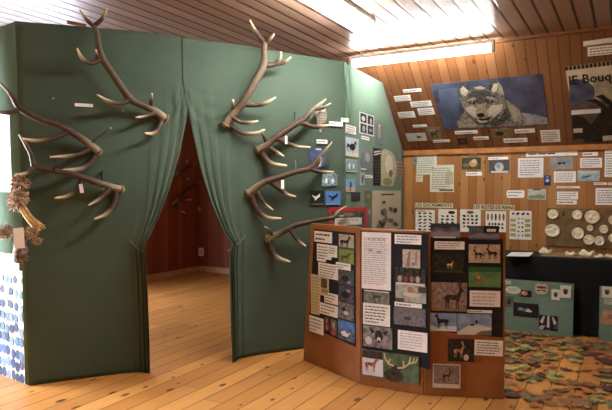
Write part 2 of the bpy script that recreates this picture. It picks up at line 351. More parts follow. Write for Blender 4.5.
# ------------------------------------------------------------------ antlers
ANTL = [
 ('antler with a tall forked tip at the upper left of the green curtain', 'upper', G1,
  [(165, 118.5, 4.2), (156.5, 112, 4.2), (146, 106.5, 4), (131, 99, 4.4), (119.5, 84, 4), (109.5, 69, 3.8), (102, 58, 4), (98.7, 46, 3.2), (97, 33, 2.8), (93.7, 25.4, 2.8)],
  [[(94, 26, 2.4), (87, 20, 2), (79.9, 10, .7)], [(94, 26, 2.4), (102, 19, 2), (106.9, 8.3, .7)], [(99, 60, 3), (90, 63, 2.4), (82, 58, 2), (77.2, 48.5, .7)],
   [(97.5, 58, 2), (96, 50, .8)], [(131, 99.5, 3), (119.5, 103.5, 2.4), (108, 101, 2), (97, 94.6, .7)], [(150.7, 106, 2.2), (151.5, 100, 1.6), (152, 93.5, .8)],
   [(157, 112, 2.6), (146, 116, 2), (136, 117.6, .8)], [(162, 118, 3), (158.8, 128, 2.6), (153, 133.5, 2.2), (145.1, 133, .8)]]),
 ('antler rising to a crown of pale points right of the doorway slit', 'upper', G1,
  [(225.3, 124.5, 4), (233, 114, 4), (242, 104, 4.4), (249.7, 91, 4), (258.5, 76, 3.9), (264, 63.8, 4), (264.3, 51.6, 3), (264.3, 42.5, 3)],
  [[(264.3, 43, 2.6), (256, 32, 2.2), (249.7, 19.6, .7)], [(264.5, 43, 2.4), (269.5, 39.5, 2), (274, 33.9, .7)], [(264, 65.5, 3), (275, 64.2, 2.6), (280, 58, 1.8), (281, 51.6, .7)], [(275, 64.2, 2.4), (284.5, 62.3, 2), (291, 57.1, .7)],
   [(242.5, 104, 3.2), (255.8, 105, 2.4), (266.4, 102.9, 2), (276, 97.2, .7)], [(231, 117, 2.6), (240.5, 121.8, 2), (250, 122.6, 1.8), (258, 120.9, .7)],
   [(228, 123, 3), (236, 129.4, 2.6), (243.6, 133.2, 2.4), (256, 133.4, 2), (265, 129.4, .7)], [(233, 110, 2), (233, 100, 1)]]),
 ('long antler at the left edge, its points reaching out of the picture', 'left', G1,
  [(98.5, 151.6, 4), (91, 145.5, 4.2), (80, 137.4, 3.8), (69.5, 130.7, 3.8), (58.8, 125.4, 3.4), (39.6, 119.2, 3.3), (24.4, 111.6, 3.4), (17, 105, 3), (10.7, 94, 2.4), (2, 84.5, 1.6), (-5, 79, .8)],
  [[(19.8, 108.5, 2.6), (12, 112.4, 2.4), (0, 112, 1.8), (-10, 108, .8)], [(66.8, 132, 3), (56, 137.5, 2.4), (38, 140.5, 2), (23, 138.5, .8)], [(88, 149, 2.8), (80, 154, 2.3), (68, 156, 1.9), (50, 157, .7)],
   [(97, 154, 3.2), (90, 163.5, 3), (79, 169.5, 2.8), (58.5, 170.5, 1)]]),
 ('antler just above the dried bouquet with a small white tag', 'left', G1,
  [(121, 189.5, 3.8), (106, 185, 3.6), (88, 179.3, 3.5), (69.5, 173.5, 3.3), (47.6, 169.6, 3.1), (35, 166.5, 3.2), (31, 154.8, 2.4), (25, 143, 2.2), (19, 134.6, .8)],
  [[(35, 167, 2.8), (27.5, 172.5, 2.3), (18.5, 174.4, .8)], [(82.3, 178.5, 3), (77, 189.5, 2.4), (66, 196.5, 2), (54.5, 198, .7)], [(110, 187.5, 2.8), (101, 198, 2.3), (88.5, 205.3, .8)],
   [(116, 190.5, 3.4), (114.5, 204, 3), (106.5, 214, 2.5), (94, 219, .9)]]),
 ('antler beside the owl cutout, topmost of three on the right', 'right', G1,
  [(258.3, 149.3, 3.8), (266.5, 144.8, 4), (278, 136, 3.8), (292, 126.3, 3.5), (303.6, 119.4, 3.2), (313.4, 109.6, 2.4), (326, 99, .8)],
  [[(314, 109.5, 2), (323, 107.7, 1.6), (331, 103.2, .6)], [(300, 122.5, 2.6), (313.4, 126.6, 2.2), (322, 126.4, 1.8), (331, 125, .7)], [(277, 138, 3), (288, 143.8, 2.4), (297.7, 146.8, 1.9), (310.4, 147.3, .7)],
   [(268.4, 146.8, 2.4), (276.3, 152, 2), (284, 156.5, .7)], [(261.5, 150.7, 3.3), (265.5, 158.5, 3), (272.3, 163.8, 2.5), (287, 165.7, .9)], [(266, 143, 1.8), (263.5, 136, 1.3), (261.4, 130, .6)]]),
 ('antler with a hanging white tag, middle of three on the right', 'right', G1,
  [(248.5, 193.4, 3.6), (256.5, 187, 3.8), (266.3, 181.3, 3.5), (282, 176.4, 3.2), (295.5, 171.8, 3), (309.2, 168.6, 3), (317, 160, 2.2), (325.8, 150, 1.5), (332, 142, .6)],
  [[(311, 169.3, 2.4), (321, 171.9, 2), (334, 172, .7)], [(313, 167.5, 1.8), (318.5, 163, 1.4), (321, 157.5, .6)], [(271, 182, 3), (280, 189, 2.4), (287, 194.5, 1.9), (296, 196.5, .7)],
   [(257.3, 192, 2.3), (264.3, 203.5, 1.9), (273, 210, .7)], [(251.6, 194, 3.3), (254.5, 204.7, 3), (260.4, 213.3, 2.5), (268.2, 218, 2.1), (281.5, 218.4, .8)]]),
 ('antler partly hidden by the display screen, lowest of three on the right', 'right', G1,
  [(267.6, 239.1, 3.8), (274.8, 235.6, 3.6), (283.8, 231, 3.3), (294.5, 225.7, 3), (309, 222, 2.7), (323.3, 219.4, 2.4), (334, 217.2, 2.3), (338, 212, 1.8), (346, 206, .6)],
  [[(335, 217, 1.8), (343, 215.8, .6)], [(290, 229, 2.6), (297.5, 240, 2), (305.8, 246.2, .7)], [(270, 240, 3.2), (272, 250, 2.9), (277.5, 257.6, 2.4), (290.5, 261.8, .8)], [(273, 236, 1.6), (269, 230, 1.2), (264.9, 226.6, .6)]]),
]
def build_antler(label, group, wall, beam, tines, close=.05, out=.11):
    b0 = wall.hit(beam[0][0], beam[0][1], close)
    root = empty('antler', b0, label, 'antler', group)
    dep = lambda p: (p - CAM).dot(FW)
    n = len(beam); bw = []; br = []
    for i, (x, y, r) in enumerate(beam):
        p = wall.hit(x, y, close + out * math.sin(PI * .8 * i / (n - 1))); bw.append(p); br.append(r * .92 * dep(p) / F)
    tip_end = beam[-1][2] < 1.2
    bm = bmesh.new(); tube(bm, bw, br, 12, 5, (lambda t: max(max(0, (t - .72) / .28) ** 1.8 * .55, .3 * (1 - t / .25))) if tip_end else (lambda t: max(.1 * t, .3 * (1 - t / .25))), .05)
    child('main_beam', bm, ANT, root, True)
    for k, tn in enumerate(tines):
        # start depth from the nearest beam point
        q = min(range(n), key=lambda i: (beam[i][0] - tn[0][0]) ** 2 + (beam[i][1] - tn[0][1]) ** 2)
        d0 = close + out * math.sin(PI * .8 * q / (n - 1)); m = len(tn); ps = []; rs = []
        for i, (x, y, r) in enumerate(tn):
            p = wall.hit(x, y, d0 + .09 * (i / (m - 1)) ** 1.3); ps.append(p); rs.append(r * dep(p) / F)
        bm = bmesh.new(); tube(bm, ps, rs, 10, 6, lambda t: min(1, max(0, (t - .45) / .55)) ** 1.5, .04)
        child('tine', bm, ANT, root, True)
    d = (bw[0] - bw[1]).normalized(); bm = bmesh.new()
    tube(bm, [bw[0] - d * .012, bw[0] + d * .004, bw[0] + d * .014], [br[0] * 1.15, br[0] * 1.4, br[0] * 1.0], 14, 2, lambda t: .1, .12); child('coronet', bm, ANT, root, True)
    bm = bmesh.new(); tube(bm, [bw[0] + d * .012, bw[0] + d * .02], [br[0] * .95, br[0] * .8], 12, 1); child('cut_base', bm, BONE, root, True, 'pale cut bone end')
    return root
roots = [build_antler(a[0], 'antlers hung on the green partition', *a[2:]) for a in ANTL]
# wires and tags belonging to the antlers
def part_tube(name, root, px, offs, r, m):
    bm = bmesh.new(); tube(bm, [G1.hit(x, y, o) for (x, y), o in zip(px, offs)], [r] * len(px), 6, 2); child(name, bm, m, root, True)
part_tube('wire', roots[2], [(91.5, 143), (100, 136), (110, 129)], [.1, .05, .0], .006, WIRE)
part_tube('wire', roots[3], [(102.6, 188), (102.2, 180), (101.7, 170)], [.1, .1, .0], .007, WIRE)
part_tube('wire', roots[3], [(54, 171), (54.9, 165), (56, 158)], [.17, .16, .0], .006, WIRE)
part_tube('wire', roots[4], [(294.8, 126), (294.8, 118), (294.8, 110)], [.15, .06, .0], .004, WIRE)
part_tube('wire', roots[5], [(295, 173), (296, 165), (294.5, 158.5)], [.13, .05, .0], .003, STEEL)
for root, bx in ((roots[3], (79.5, 184, 83.2, 193)), (roots[5], (281, 180, 284, 189)), (roots[4], (285, 136, 287.2, 144))):
    x0, y0, x1, y1 = bx; bm = bmesh.new(); W = G1.moved(.17)
    pa, pb = W.hit(x0, y1), W.hit(x1, y0); mw = wall_mat(W, (pa + pb) / 2); w = abs((pb - pa).dot(W.t)) / 2; h = abs((pb - pa).z) / 2
    box(bm, (-w, -h, 0), (w, h, .002), 0, mw @ Matrix.Rotation(.15 if root is roots[3] else 0, 4, 'Z')); child('paper_tag', bm, WHITE, root, label='white paper tag')
# antlers inside the back room
build_antler('antler on the back room wall seen through the slit, lower of two', 'antlers in the back room', INL,
             [(174, 203, 1.6), (178, 199, 1.8), (184, 192, 1.8), (191, 187, 1.6), (197, 184.5, 1.2), (201, 181, .6)],
             [[(176, 202, 1.4), (178.5, 209, 1.2), (185, 213, .5)], [(180, 197, 1.2), (185, 199.5, 1), (191, 199.5, .5)]], .04, .06)
build_antler('antler on the back room wall seen through the slit, upper of two', 'antlers in the back room', INL,
             [(177, 173, 1.6), (182, 170, 1.7), (189, 167, 1.5), (196, 163, .6)], [[(180, 171, 1.2), (184, 179, 1), (190, 178.5, .5)], [(186, 168, 1.1), (187, 160, .5)]], .04, .06)
# nails
for x, y, lab in ((53, 99, 'small pale nail head above the long left antler'), (110, 128.5, 'nail in the green curtain holding the long left antler wire'), (122, 111, 'small pin under the upper left antler')):
    bm = bmesh.new(); p = G1.hit(x, y, .0); tube(bm, [p, p + G1.n * .03, p + G1.n * .034], [.004, .004, .009], 8, 1)
    tag(mesh_obj('nail', bm, STEEL, smooth=True), lab, 'nail')

# ------------------------------------------------------------------ sheets, prints and captions
def Ep(c, cx, cy, rx, ry, n=14, rot=0):
    return (c, [(cx + rx * math.cos(2 * PI * k / n) * math.cos(rot) - ry * math.sin(2 * PI * k / n) * math.sin(rot), cy + rx * math.cos(2 * PI * k / n) * math.sin(rot) + ry * math.sin(2 * PI * k / n) * math.cos(rot)) for k in range(n)])
def P(c, *pts): return (c, list(pts))
def R(c, x0, y0, x1, y1): return (c, [(x0, y0), (x1, y0), (x1, y1), (x0, y1)])
def TX(n, x0=.08, x1=.92, y0=.08, y1=.92, c='#77777a', fill=.38):
    out = []; p = (y1 - y0) / n
    for i in range(n):
        y = y1 - (i + .5) * p; e = x1 - (x1 - x0) * (random.uniform(.02, .12) if i < n - 1 else random.uniform(.1, .45)); x = x0
        while x < e - .02:
            w = random.uniform(.06, .17); out.append(R(c, x, y - p * fill / 2, min(e, x + w), y + p * fill / 2)); x += w + .025
    return out
DO = [(-.37, .1), (-.3, .16), (-.15, .175), (.02, .145), (.15, .18), (.24, .3), (.28, .4), (.24, .49), (.32, .44), (.36, .52), (.38, .43), (.43, .39), (.5, .33), (.485, .295), (.4, .3), (.36, .27), (.32, .14), (.28, -.02),
      (.25, -.12), (.245, -.44), (.205, -.44), (.2, -.14), (.17, -.1), (.15, -.43), (.11, -.43), (.12, -.08), (-.05, -.06), (-.15, -.03), (-.18, -.2), (-.16, -.43), (-.2, -.43), (-.23, -.22), (-.25, -.08), (-.27, -.2), (-.3, -.27), (-.27, -.44), (-.31, -.44), (-.35, -.27), (-.33, -.12), (-.38, -.0), (-.41, .04)]
def shade(h, k): return '#' + ''.join('%02x' % max(0, min(255, int(int(h[i:i + 2], 16) * k + (k - 1) * 18))) for i in (1, 3, 5))
def deer(c, cx, cy, s, fl=1, ar=1.5, ant=None, leg=None):
    X = lambda x: cx + fl * x * s / ar; Y = lambda y: cy + y * s
    o = [((shade(c, .8), shade(c, 1.45), 55), [(X(x), Y(y)) for x, y in DO])]
    if ant:
        for q in (0, .05):
            o += [P(ant, (X(.31 + q), Y(.44)), (X(.2 + q), Y(.58)), (X(.16 + q * 2), Y(.8)), (X(.185 + q * 2), Y(.8)), (X(.235 + q), Y(.6)), (X(.345 + q), Y(.45))), P(ant, (X(.22 + q), Y(.57)), (X(.3 + q), Y(.72)), (X(.32 + q), Y(.7)), (X(.25 + q), Y(.55)))]
    return o
def bird(c, cx, cy, s, fl=1, ar=1.2, wing=None):
    X = lambda x: cx + fl * x * s / ar; Y = lambda y: cy + y * s
    return [Ep(c, cx, cy, .26 * s / ar, .16 * s, rot=.2 * fl), Ep(c, X(.25), Y(.2), .09 * s / ar, .09 * s), P(c, (X(-.15), Y(.05)), (X(-.48), Y(-.08)), (X(-.45), Y(.14))),
            P('#c9a24a', (X(.33), Y(.22)), (X(.43), Y(.18)), (X(.33), Y(.15))), P(wing or c, (X(-.18), Y(.1)), (X(.12), Y(.13)), (X(.02), Y(-.1)), (X(-.2), Y(-.06))), R(c, X(-.01), Y(-.32), X(.02), Y(-.1))]
def flyer(c, cx, cy, s, ar=1.0):
    X = lambda x: cx + x * s / ar; Y = lambda y: cy + y * s
    return [Ep(c, cx, cy, .09 * s / ar, .24 * s, rot=-.5), P(c, (X(0), Y(.08)), (X(-.42), Y(.3)), (X(-.2), Y(.02)), (X(-.02), Y(-.1))), P(c, (X(.02), Y(.1)), (X(.34), Y(.42)), (X(.3), Y(.1)), (X(.06), Y(-.06)))]
def blobs(nx, ny, cols, x0=.1, x1=.9, y0=.08, y1=.92, rx=.06, ry=.05):
    out = []
    for j in range(ny):
        for i in range(nx):
            cx = x0 + (i + .5) * (x1 - x0) / nx; cy = y0 + (j + .5) * (y1 - y0) / ny
            out.append(Ep(random.choice(cols), cx + random.uniform(-.015, .015), cy, rx * random.uniform(.7, 1.15), ry * random.uniform(.7, 1.15), 9, random.uniform(-.5, .5)))
    return out
def as_mat(c): return c if isinstance(c, bpy.types.Material) else M(c)
def sheet(name, label, cat, wall, bx, base, shapes=(), roll=0, lift=0, group=None, thick=.0025, outline=None, texts=()):
    """bx: (x0,y0,x1,y1) or four corners TL,TR,BR,BL in photo pixels, laid on the wall at true size"""
    if len(bx) == 4 and not isinstance(bx[0], (int, float)):
        q = [wall.hit(*c) for c in bx]; c = sum(q, Vector()) / 4
        ex = ((q[1] - q[0]) + (q[2] - q[3])) / 2; w = ex.length; roll = math.atan2(ex.dot(wall.up), ex.dot(wall.t))
        ey = ((q[0] - q[3]) + (q[1] - q[2])) / 2; h = abs(ey.dot(wall.up * math.cos(roll) - wall.t * math.sin(roll)))
    else:
        x0, y0, x1, y1 = bx; cx, cy = (x0 + x1) / 2, (y0 + y1) / 2
        c = wall.hit(cx, cy); w = abs((wall.hit(x1, cy) - wall.hit(x0, cy)).dot(wall.t)); h = abs((wall.hit(cx, y0) - wall.hit(cx, y1)).dot(wall.up))
    mw = wall_mat(wall, c + wall.n * (lift + .001), roll); inv = mw.inverted()
    def loc(p):
        if abs(p[0]) > 2.5 or abs(p[1]) > 2.5:
            l = inv @ wall.hit(*p); return (l.x, l.y)
        return ((p[0] - .5) * w, (p[1] - .5) * h)
    bm = bmesh.new(); mats = [as_mat(base)]
    ol = [loc(p) for p in (outline or ((0, 0), (1, 0), (1, 1), (0, 1)))]
    bk = [bm.verts.new((x, y, 0)) for x, y in ol]; fr = [bm.verts.new((x, y, thick)) for x, y in ol]
    bm.faces.new(bk[::-1]); bm.faces.new(fr)
    for i in range(len(ol)): j = (i + 1) % len(ol); bm.faces.new((bk[i], bk[j], fr[j], fr[i]))
    z = thick
    for i, (col, pts) in enumerate(shapes):
        m = as_mat(col)
        if m not in mats: mats.append(m)
        z = thick + .0006 + .0004 * min(i, 40) * (1 if len(shapes) < 26 else .3)
        f = bm.faces.new([bm.verts.new((*loc(p), z)) for p in pts]); f.material_index = mats.index(m)
        f.normal_update()
        if f.normal.z < 0: f.normal_flip()
    o = mesh_obj(name, bm, mats, mw=mw); tag(o, label, cat, group)
    for body, u, v, size, col, sx in texts: lettering(o, body, (u - .5) * w, (v - .5) * h, size * h, col, z + .001, sx * w)
    return o
def lettering(parent, body, x, y, size, col, z, width):
    cu = bpy.data.curves.new('t', 'FONT'); cu.body = body; cu.size = size; cu.align_x = 'LEFT'; cu.align_y = 'CENTER'; cu.resolution_u = 2; cu.offset = size * .018
    t = bpy.data.objects.new('t', cu); C.objects.link(t); bpy.context.view_layer.update()
    me = bpy.data.meshes.new_from_object(t.evaluated_get(bpy.context.evaluated_depsgraph_get())); bpy.data.objects.remove(t)
    xs = [v.co.x for v in me.vertices]; k = width / (max(xs) - min(xs))
    for v in me.vertices: v.co = Vector((x + (v.co.x - min(xs)) * k, y + v.co.y, z + v.co.z))
    me.materials.clear(); me.materials.append(as_mat(col)); me.name = 'lettering'
    o = bpy.data.objects.new('lettering', me); C.objects.link(o); o.parent = parent
    return o
PAP = '#ecebe8'; CREAM = '#d8d0b8'; TG = '#7c7c80'

# --- big posters on the slope
def wp(col, *pts): return (col, [(425 + x / 4.708, 70 + y / 4.708) for x, y in pts])
def we(col, cx, cy, rx, ry, rot=0): return (col, [(425 + x / 4.708, 70 + y / 4.708) for x, y in Ep(col, cx, cy, rx, ry, 14, rot)[1]])
FUR = ('#4d4a46', '#8d8878', 26); FURD = ('#2c2b2a', '#58544c', 30); FURL = ('#a59e8e', '#c4beae', 30)
wolf = [wp(('#3d465c', '#55617c', 3), (62, 90), (150, 82), (165, 150), (150, 240), (95, 272), (85, 262)), wp(('#3a3a4c', '#504f64', 5), (372, 60), (552, 24), (574, 215), (470, 205), (400, 140)),
        wp(('#77787e', '#a0a0a4', 14), (455, 200), (520, 208), (575, 225), (578, 252), (440, 262)),
        wp(FUR, (150, 240), (185, 195), (210, 160), (340, 110), (395, 145), (440, 180), (468, 225), (460, 260), (300, 268), (155, 274)), wp(('#6a6658', '#a19a86', 22), (160, 240), (215, 225), (250, 262), (160, 272)),
        wp(FURD, (330, 190), (385, 165), (410, 215), (350, 262), (310, 264)), wp(('#83806e', '#a79f88', 22), (385, 150), (440, 182), (462, 230), (420, 245), (400, 200)),
        wp(FUR, (160, 128), (152, 92), (170, 60), (190, 64), (226, 92), (262, 84), (300, 90), (312, 54), (338, 46), (360, 72), (372, 118), (388, 168), (355, 225), (312, 256), (248, 256), (205, 215), (178, 172)),
        wp(FURD, (152, 92), (170, 60), (192, 64), (222, 90), (205, 98), (180, 72), (163, 92), (168, 125), (160, 128)), wp(FURL, (172, 112), (166, 90), (178, 74), (206, 98), (190, 122)),
        wp(FURD, (298, 92), (310, 54), (336, 46), (345, 58), (325, 62), (312, 96)), wp(FURL, (312, 94), (324, 62), (342, 62), (340, 92), (325, 104)), wp(('#8a7c62', '#a8997c', 22), (342, 58), (362, 74), (374, 118), (350, 108)),
        wp(FURD, (200, 118), (225, 96), (262, 90), (302, 98), (335, 125), (318, 130), (285, 150), (262, 158), (240, 152), (208, 132)), wp(FURL, (226, 82), (262, 74), (288, 84), (262, 90)),
        we(('#807a6e', '#a09a8c', 26), 220, 137, 22, 7, -.25), we(('#807a6e', '#a09a8c', 26), 308, 131, 22, 7, .2), we('#151413', 222, 152, 17, 7, .15), we('#151413', 306, 148, 17, 7, -.15), we('#b0843a', 222, 151, 5, 4), we('#b0843a', 306, 147, 5, 4),
        wp(FURL, (186, 178), (225, 164), (248, 186), (244, 226), (212, 208)), wp(FURL, (290, 186), (318, 164), (368, 160), (360, 190), (322, 224), (300, 218)),
        wp(('#8c7a62', '#a9977c', 24), (246, 160), (284, 158), (296, 212), (268, 236), (238, 214)), wp(FURD, (205, 210), (245, 240), (312, 240), (352, 200), (340, 232), (312, 256), (248, 256)),
        wp(FURL, (240, 222), (268, 232), (300, 222), (292, 244), (256, 246)), wp('#1c1a19', (244, 228), (264, 226), (290, 226), (322, 208), (300, 234), (266, 238)), we('#0b0b0c', 264, 211, 18, 11)]
sheet('poster', 'large poster of a grey wolf face on the sloping boards', 'poster', SLOPE, ((430.3, 84.9), (542.9, 73.6), (548, 124.8), (443.7, 129.5)), ('#333848', '#4c5468', 5), wolf)
BXQ = ((567.8, 66), (640, 57.5), (646, 138), (573.5, 143))
checks = [R('#15140f', i / 18, .955, (i + .55) / 18, 1) for i in range(18)]
def ip(col, *pts): return (col, [(550 + x / 3.27, 25 + y / 3.27) for x, y in pts])
ibex = [R(('#c4bca0', '#d6cfb4', 8), 0, .72, 1, .955), ip(('#3c4258', '#565e76', 8), (62, 180), (110, 176), (150, 205), (140, 250), (66, 262)), ip(('#8b8370', '#b0a890', 9), (140, 170), (290, 160), (295, 260), (150, 250)),
        ip(('#4a3e36', '#6a5a4c', 12), (68, 262), (150, 245), (290, 255), (300, 370), (75, 385)), ip(('#1e1916', '#362c26', 14), (130, 330), (175, 270), (205, 262), (290, 275), (300, 372), (110, 384)),
        ip('#1d1713', (148, 232), (172, 226), (200, 246), (222, 290), (212, 296), (192, 262), (168, 243)), ip('#261e18', (120, 246), (150, 240), (182, 262), (200, 300), (190, 304), (170, 272), (146, 254)),
        ip('#2a211b', (70, 290), (110, 300), (150, 340), (120, 372), (74, 372)), ip(PAP, (70, 278), (165, 272), (166, 286), (70, 293)), ip('#c9c4b4', (76, 338), (106, 336), (107, 350), (77, 352)), ip('#c9c4b4', (172, 362), (290, 352), (291, 368), (173, 378))]
sheet('poster', 'tall poster of an ibex with black and cream checked top and handwritten title', 'poster', SLOPE, BXQ, ('#857c68', '#9a917a', 7), ibex + checks,
      texts=(('lE Bouquetin', .03, .83, .15, '#14120f', .94),))
def strip(label, wall, bx, n=1, base=PAP, group=None, lift=0, c=TG, roll=0, name='caption_strip', cat='caption'):
    return sheet(name, label, cat, wall, bx, base, TX(n, .05, .95, .15, .85, c, .42), lift=lift, group=group, roll=roll)
def text(label, wall, bx, n=6, base=PAP, lift=0, extra=(), roll=0, c=TG): return sheet('text_sheet', label, 'paper', wall, bx, base, list(extra) + TX(n, c=c), lift=lift, roll=roll)
def photo(label, wall, bx, base, shapes=(), lift=0, roll=0, outline=None, name='photo_print', cat='photo'): return sheet(name, label, cat, wall, bx, base, shapes, lift=lift, roll=roll, outline=outline)
rs = .04
strip('narrow white title strip, highest paper on the left of the sloping boards', SLOPE, (403, 88.9, 421.5, 91.9), 1, c='#333333')
text('small white text card under the title strip, nearest the green cloth edge', SLOPE, (394.3, 95.4, 411, 101), 3)
text('wide white text card just left of the wolf poster, upper of two', SLOPE, (410.4, 101, 431.7, 106.6), 3)
text('white text card left of the wolf poster, lower of two beside its edge', SLOPE, (418, 108, 434.3, 114.8), 3)
text('white text card alone at the far left edge of the sloping boards', SLOPE, (398.4, 111.6, 415, 117.8), 4)
strip('short caption strip above the bird print on the sloping boards', SLOPE, (412.8, 124.6, 427, 127))
photo('print of a black bird on a pale ground low on the left slope', SLOPE, (406.5, 133, 426.2, 141), '#b9bab4', bird('#161616', .62, .5, .8, -1, 2.2))
photo('brown animal print left below the wolf poster', SLOPE, (427, 127, 441.2, 139.8), ('#5e4a34', '#8f7c5e', 60), deer('#3c2a1c', .5, .45, .8, 1, 1.1) + [Ep('#8f8a80', .45, .8, .3, .1)])
strip('caption strip low on the slope beneath the brown animal print', SLOPE, (433, 139.6, 450, 142.2))
strip('wide caption strip directly under the left half of the wolf poster', SLOPE, (454.7, 130.6, 477.7, 133.8))
photo('brown thicket print under the middle of the wolf poster', SLOPE, (490.8, 128.5, 512.7, 138), ('#4c3c2a', '#8c7a56', 70), [Ep('#2e2419', .4, .5, .2, .25)])
strip('short caption strip left of the brown thicket print', SLOPE, (473.4, 136.4, 488.7, 139.6), c='#444444')
strip('caption strip under the right end of the wolf poster', SLOPE, (514.6, 128.8, 534.8, 132.7))
strip('caption strip below the brown thicket print, just above the trim', SLOPE, (503.6, 138.2, 527.4, 142.2))
text('white text card between the wolf poster corner and the ibex poster', SLOPE, (540.8, 130, 560, 142), 5)
photo('small dark print just above the trim under the wolf poster', SLOPE, (458, 138, 468, 144.5), ('#1e1a1a', '#3a302c', 60), [Ep('#4a3c36', .5, .5, .25, .3)])
text('white paper high at the right edge under the white rail', SLOPE, (587.3, 45.5, 618, 54.8), 3)
W_ = SLOPE.moved(.01); bm = bmesh.new(); tube(bm, [W_.hit(583.5, 44.2), W_.hit(625, 38.6)], [.03, .03], 4, 1)
tag(mesh_obj('rolled_screen', bm, M('#cfcdc6')), 'white rail high at the right edge just under the ceiling', 'rail')

# --- knee wall
text('pale greenish text sheet at the left end of the pine wall, upper of two', KNEE, (416.5, 154, 436.7, 174.6), 8, '#c3c6b4')
sheet('text_sheet', 'small cream slip hanging under the upper greenish sheet', 'paper', KNEE, (416, 173.5, 422.8, 181.8), '#cfc9b0', TX(3))
sheet('photo_print', 'thin grey print strip at the far left of the pine wall', 'photo', KNEE, (413.3, 154, 417.4, 164.4), ('#6a6f6c', '#8e918a', 40), [R('#55595a', .2, .2, .8, .5)])
text('pale greenish text sheet with a darker corner, lower of two on the pine wall', KNEE, (430, 165, 454, 192), 10, '#c4c5b0', .004, [R('#b0a486', .65, .3, .98, .75), R('#3c3a36', .4, .04, .96, .1)])
def tiles(label, bx, body):
    n = len(body); sh = []
    return sheet('title_banner', label, 'banner', KNEE, bx, '#cfc8a8', [R('#a79f80', (i + .97) / n, .05, (i + 1.0) / n, .95) for i in range(n - 1)], texts=((body, .02, .5, .95, '#12110e', .96),))
tiles('cream lettered title reading LES EXCREMENTS above the two left charts', (414.8, 203, 452.6, 207.6), 'LES EXCREMENTS')
tiles('cream lettered title reading LES RESTES DE REPAS above the right charts', (473.3, 204.8, 514.3, 209.8), 'LES RESTES DE REPAS')
DK = ['#1e1d1b', '#2c2824', '#3a342c', '#23221f']
CH = 'specimen charts on the pine wall'
def chart(label, bx, shp): return sheet('specimen_chart', label, 'chart', KNEE, bx, '#d6d4ca', shp, group=CH)
chart('white chart of dark dropping shapes, leftmost under the left title', (415.5, 209.8, 434.8, 233), blobs(3, 6, DK, rx=.1, ry=.04) + [R('#222222', .1, .93, .55, .96)])
chart('white chart of larger dark dropping shapes, second under the left title', (438.4, 209.3, 456.7, 233), [Ep('#1d1c1b', .72, .87, .2, .07)] + blobs(3, 5, DK, y1=.78, rx=.1, ry=.05))
chart('white chart of brown rounded remains, third from the left', (460, 209.5, 480.6, 233), [Ep('#5a4a30', .5, .88, .18, .07)] + blobs(4, 4, DK + ['#6a5a3c'], y0=.2, y1=.8, rx=.08, ry=.05))
chart('white chart of tall cone shapes, fourth from the left', (485.5, 211.3, 506, 233), [Ep(random.choice(['#5a5038', '#6b6044', '#4a4230']), .12 + .19 * i, .74, .055, .17) for i in range(5)] + blobs(5, 2, DK, y0=.15, y1=.5, rx=.06, ry=.07))
chart('white chart with green squares, rightmost beside the plaster cast board', (509.5, 210.8, 531.5, 239.5),
      [R(('#7d8a4a', '#97a060', 60), x, .1 + .17 * j, x + .25, .21 + .17 * j) for x in (.04, .7) for j in range(4)] + blobs(2, 5, DK, .34, .68, .06, .8, .05, .03) + blobs(4, 1, DK, .05, .95, .84, .96, .08, .045))
photo('print of a pale marmot among dark leaves on the pine wall', KNEE, (461.6, 157.6, 481, 169.3), ('#20261a', '#4a4a2e', 45), [Ep('#a88c5c', .6, .5, .22, .3), Ep('#c9b48a', .66, .68, .12, .17), Ep('#6b6040', .25, .35, .2, .15), Ep('#1a1512', .7, .7, .02, .03)])
strip('tiny caption above the marmot print', KNEE, (469, 152.3, 477, 154.8)); strip('caption strip below the marmot print', KNEE, (466, 171.9, 481.8, 175.6))
strip('caption strip above the grey badger head print', KNEE, (488.4, 157, 508, 159.6))
photo('grey animal head print on the pine wall right of the marmot', KNEE, (489, 160, 509.4, 173), ('#3a3b3e', '#55575a', 40), [Ep('#b5b7ba', .5, .45, .22, .36), Ep('#8b8d90', .46, .55, .1, .2), R('#c4c4c4', .1, .02, .95, .16)])
sheet('text_sheet', 'white card with rounded corners below the grey animal head print', 'paper', KNEE, (506.7, 190.3, 524.4, 197.8), PAP, TX(2), outline=((.05, 0), (.95, 0), (1, .2), (1, .8), (.95, 1), (.05, 1), (0, .8), (0, .2)))
strip('long white title strip along the top of the pine wall', KNEE, (525.5, 151.2, 577, 156), 1, c='#333336', name='title_banner', cat='banner')
strip('short white title label right of the long title strip', KNEE, (582.6, 152.2, 597.8, 156), 1, c='#333336')
text('large white text sheet below the left end of the long title', KNEE, (517.9, 158, 543.3, 177.5), 7, '#dcdcdc'); 
photo('grey print with two dark birds under the long title', KNEE, (549.9, 157.4, 573, 169.3), ('#77797e', '#94969a', 12), [Ep('#1c1c1e', .42, .5, .09, .12), Ep('#1c1c1e', .6, .52, .08, .1), P('#2a2a2c', (.3, .55), (.42, .62), (.4, .48))])
text('white text card under the short title label at the upper right', KNEE, (580, 157.9, 602, 167.8), 4)
text('tall white text sheet cut by the right edge high on the pine wall', KNEE, (604.6, 150, 622, 177), 9)
text('white text card under the grey print with two birds', KNEE, (553.9, 171.4, 575.8, 182.4), 5)
photo('pale blue print beside the text card in the upper right', KNEE, (577.3, 170.3, 599.6, 181), ('#7d98a4', '#aebfc2', 30), [Ep('#556a70', .4, .4, .25, .1, rot=.4), R('#c4ccc8', .05, .7, .9, .9)])
photo('small deep blue print right below the large white sheet', KNEE, (543.8, 175.3, 551, 185.7), '#2a4478', [Ep('#b9c4d8', .5, .5, .25, .14), R('#16264a', .1, .05, .9, .3), Ep('#8896b4', .5, .82, .2, .1)])
strip('thin caption strip under the white card with five lines', KNEE, (556.6, 186.2, 579.8, 188.2))
text('white text card above the plaster cast board', KNEE, (557, 191.6, 578, 199.4), 3)
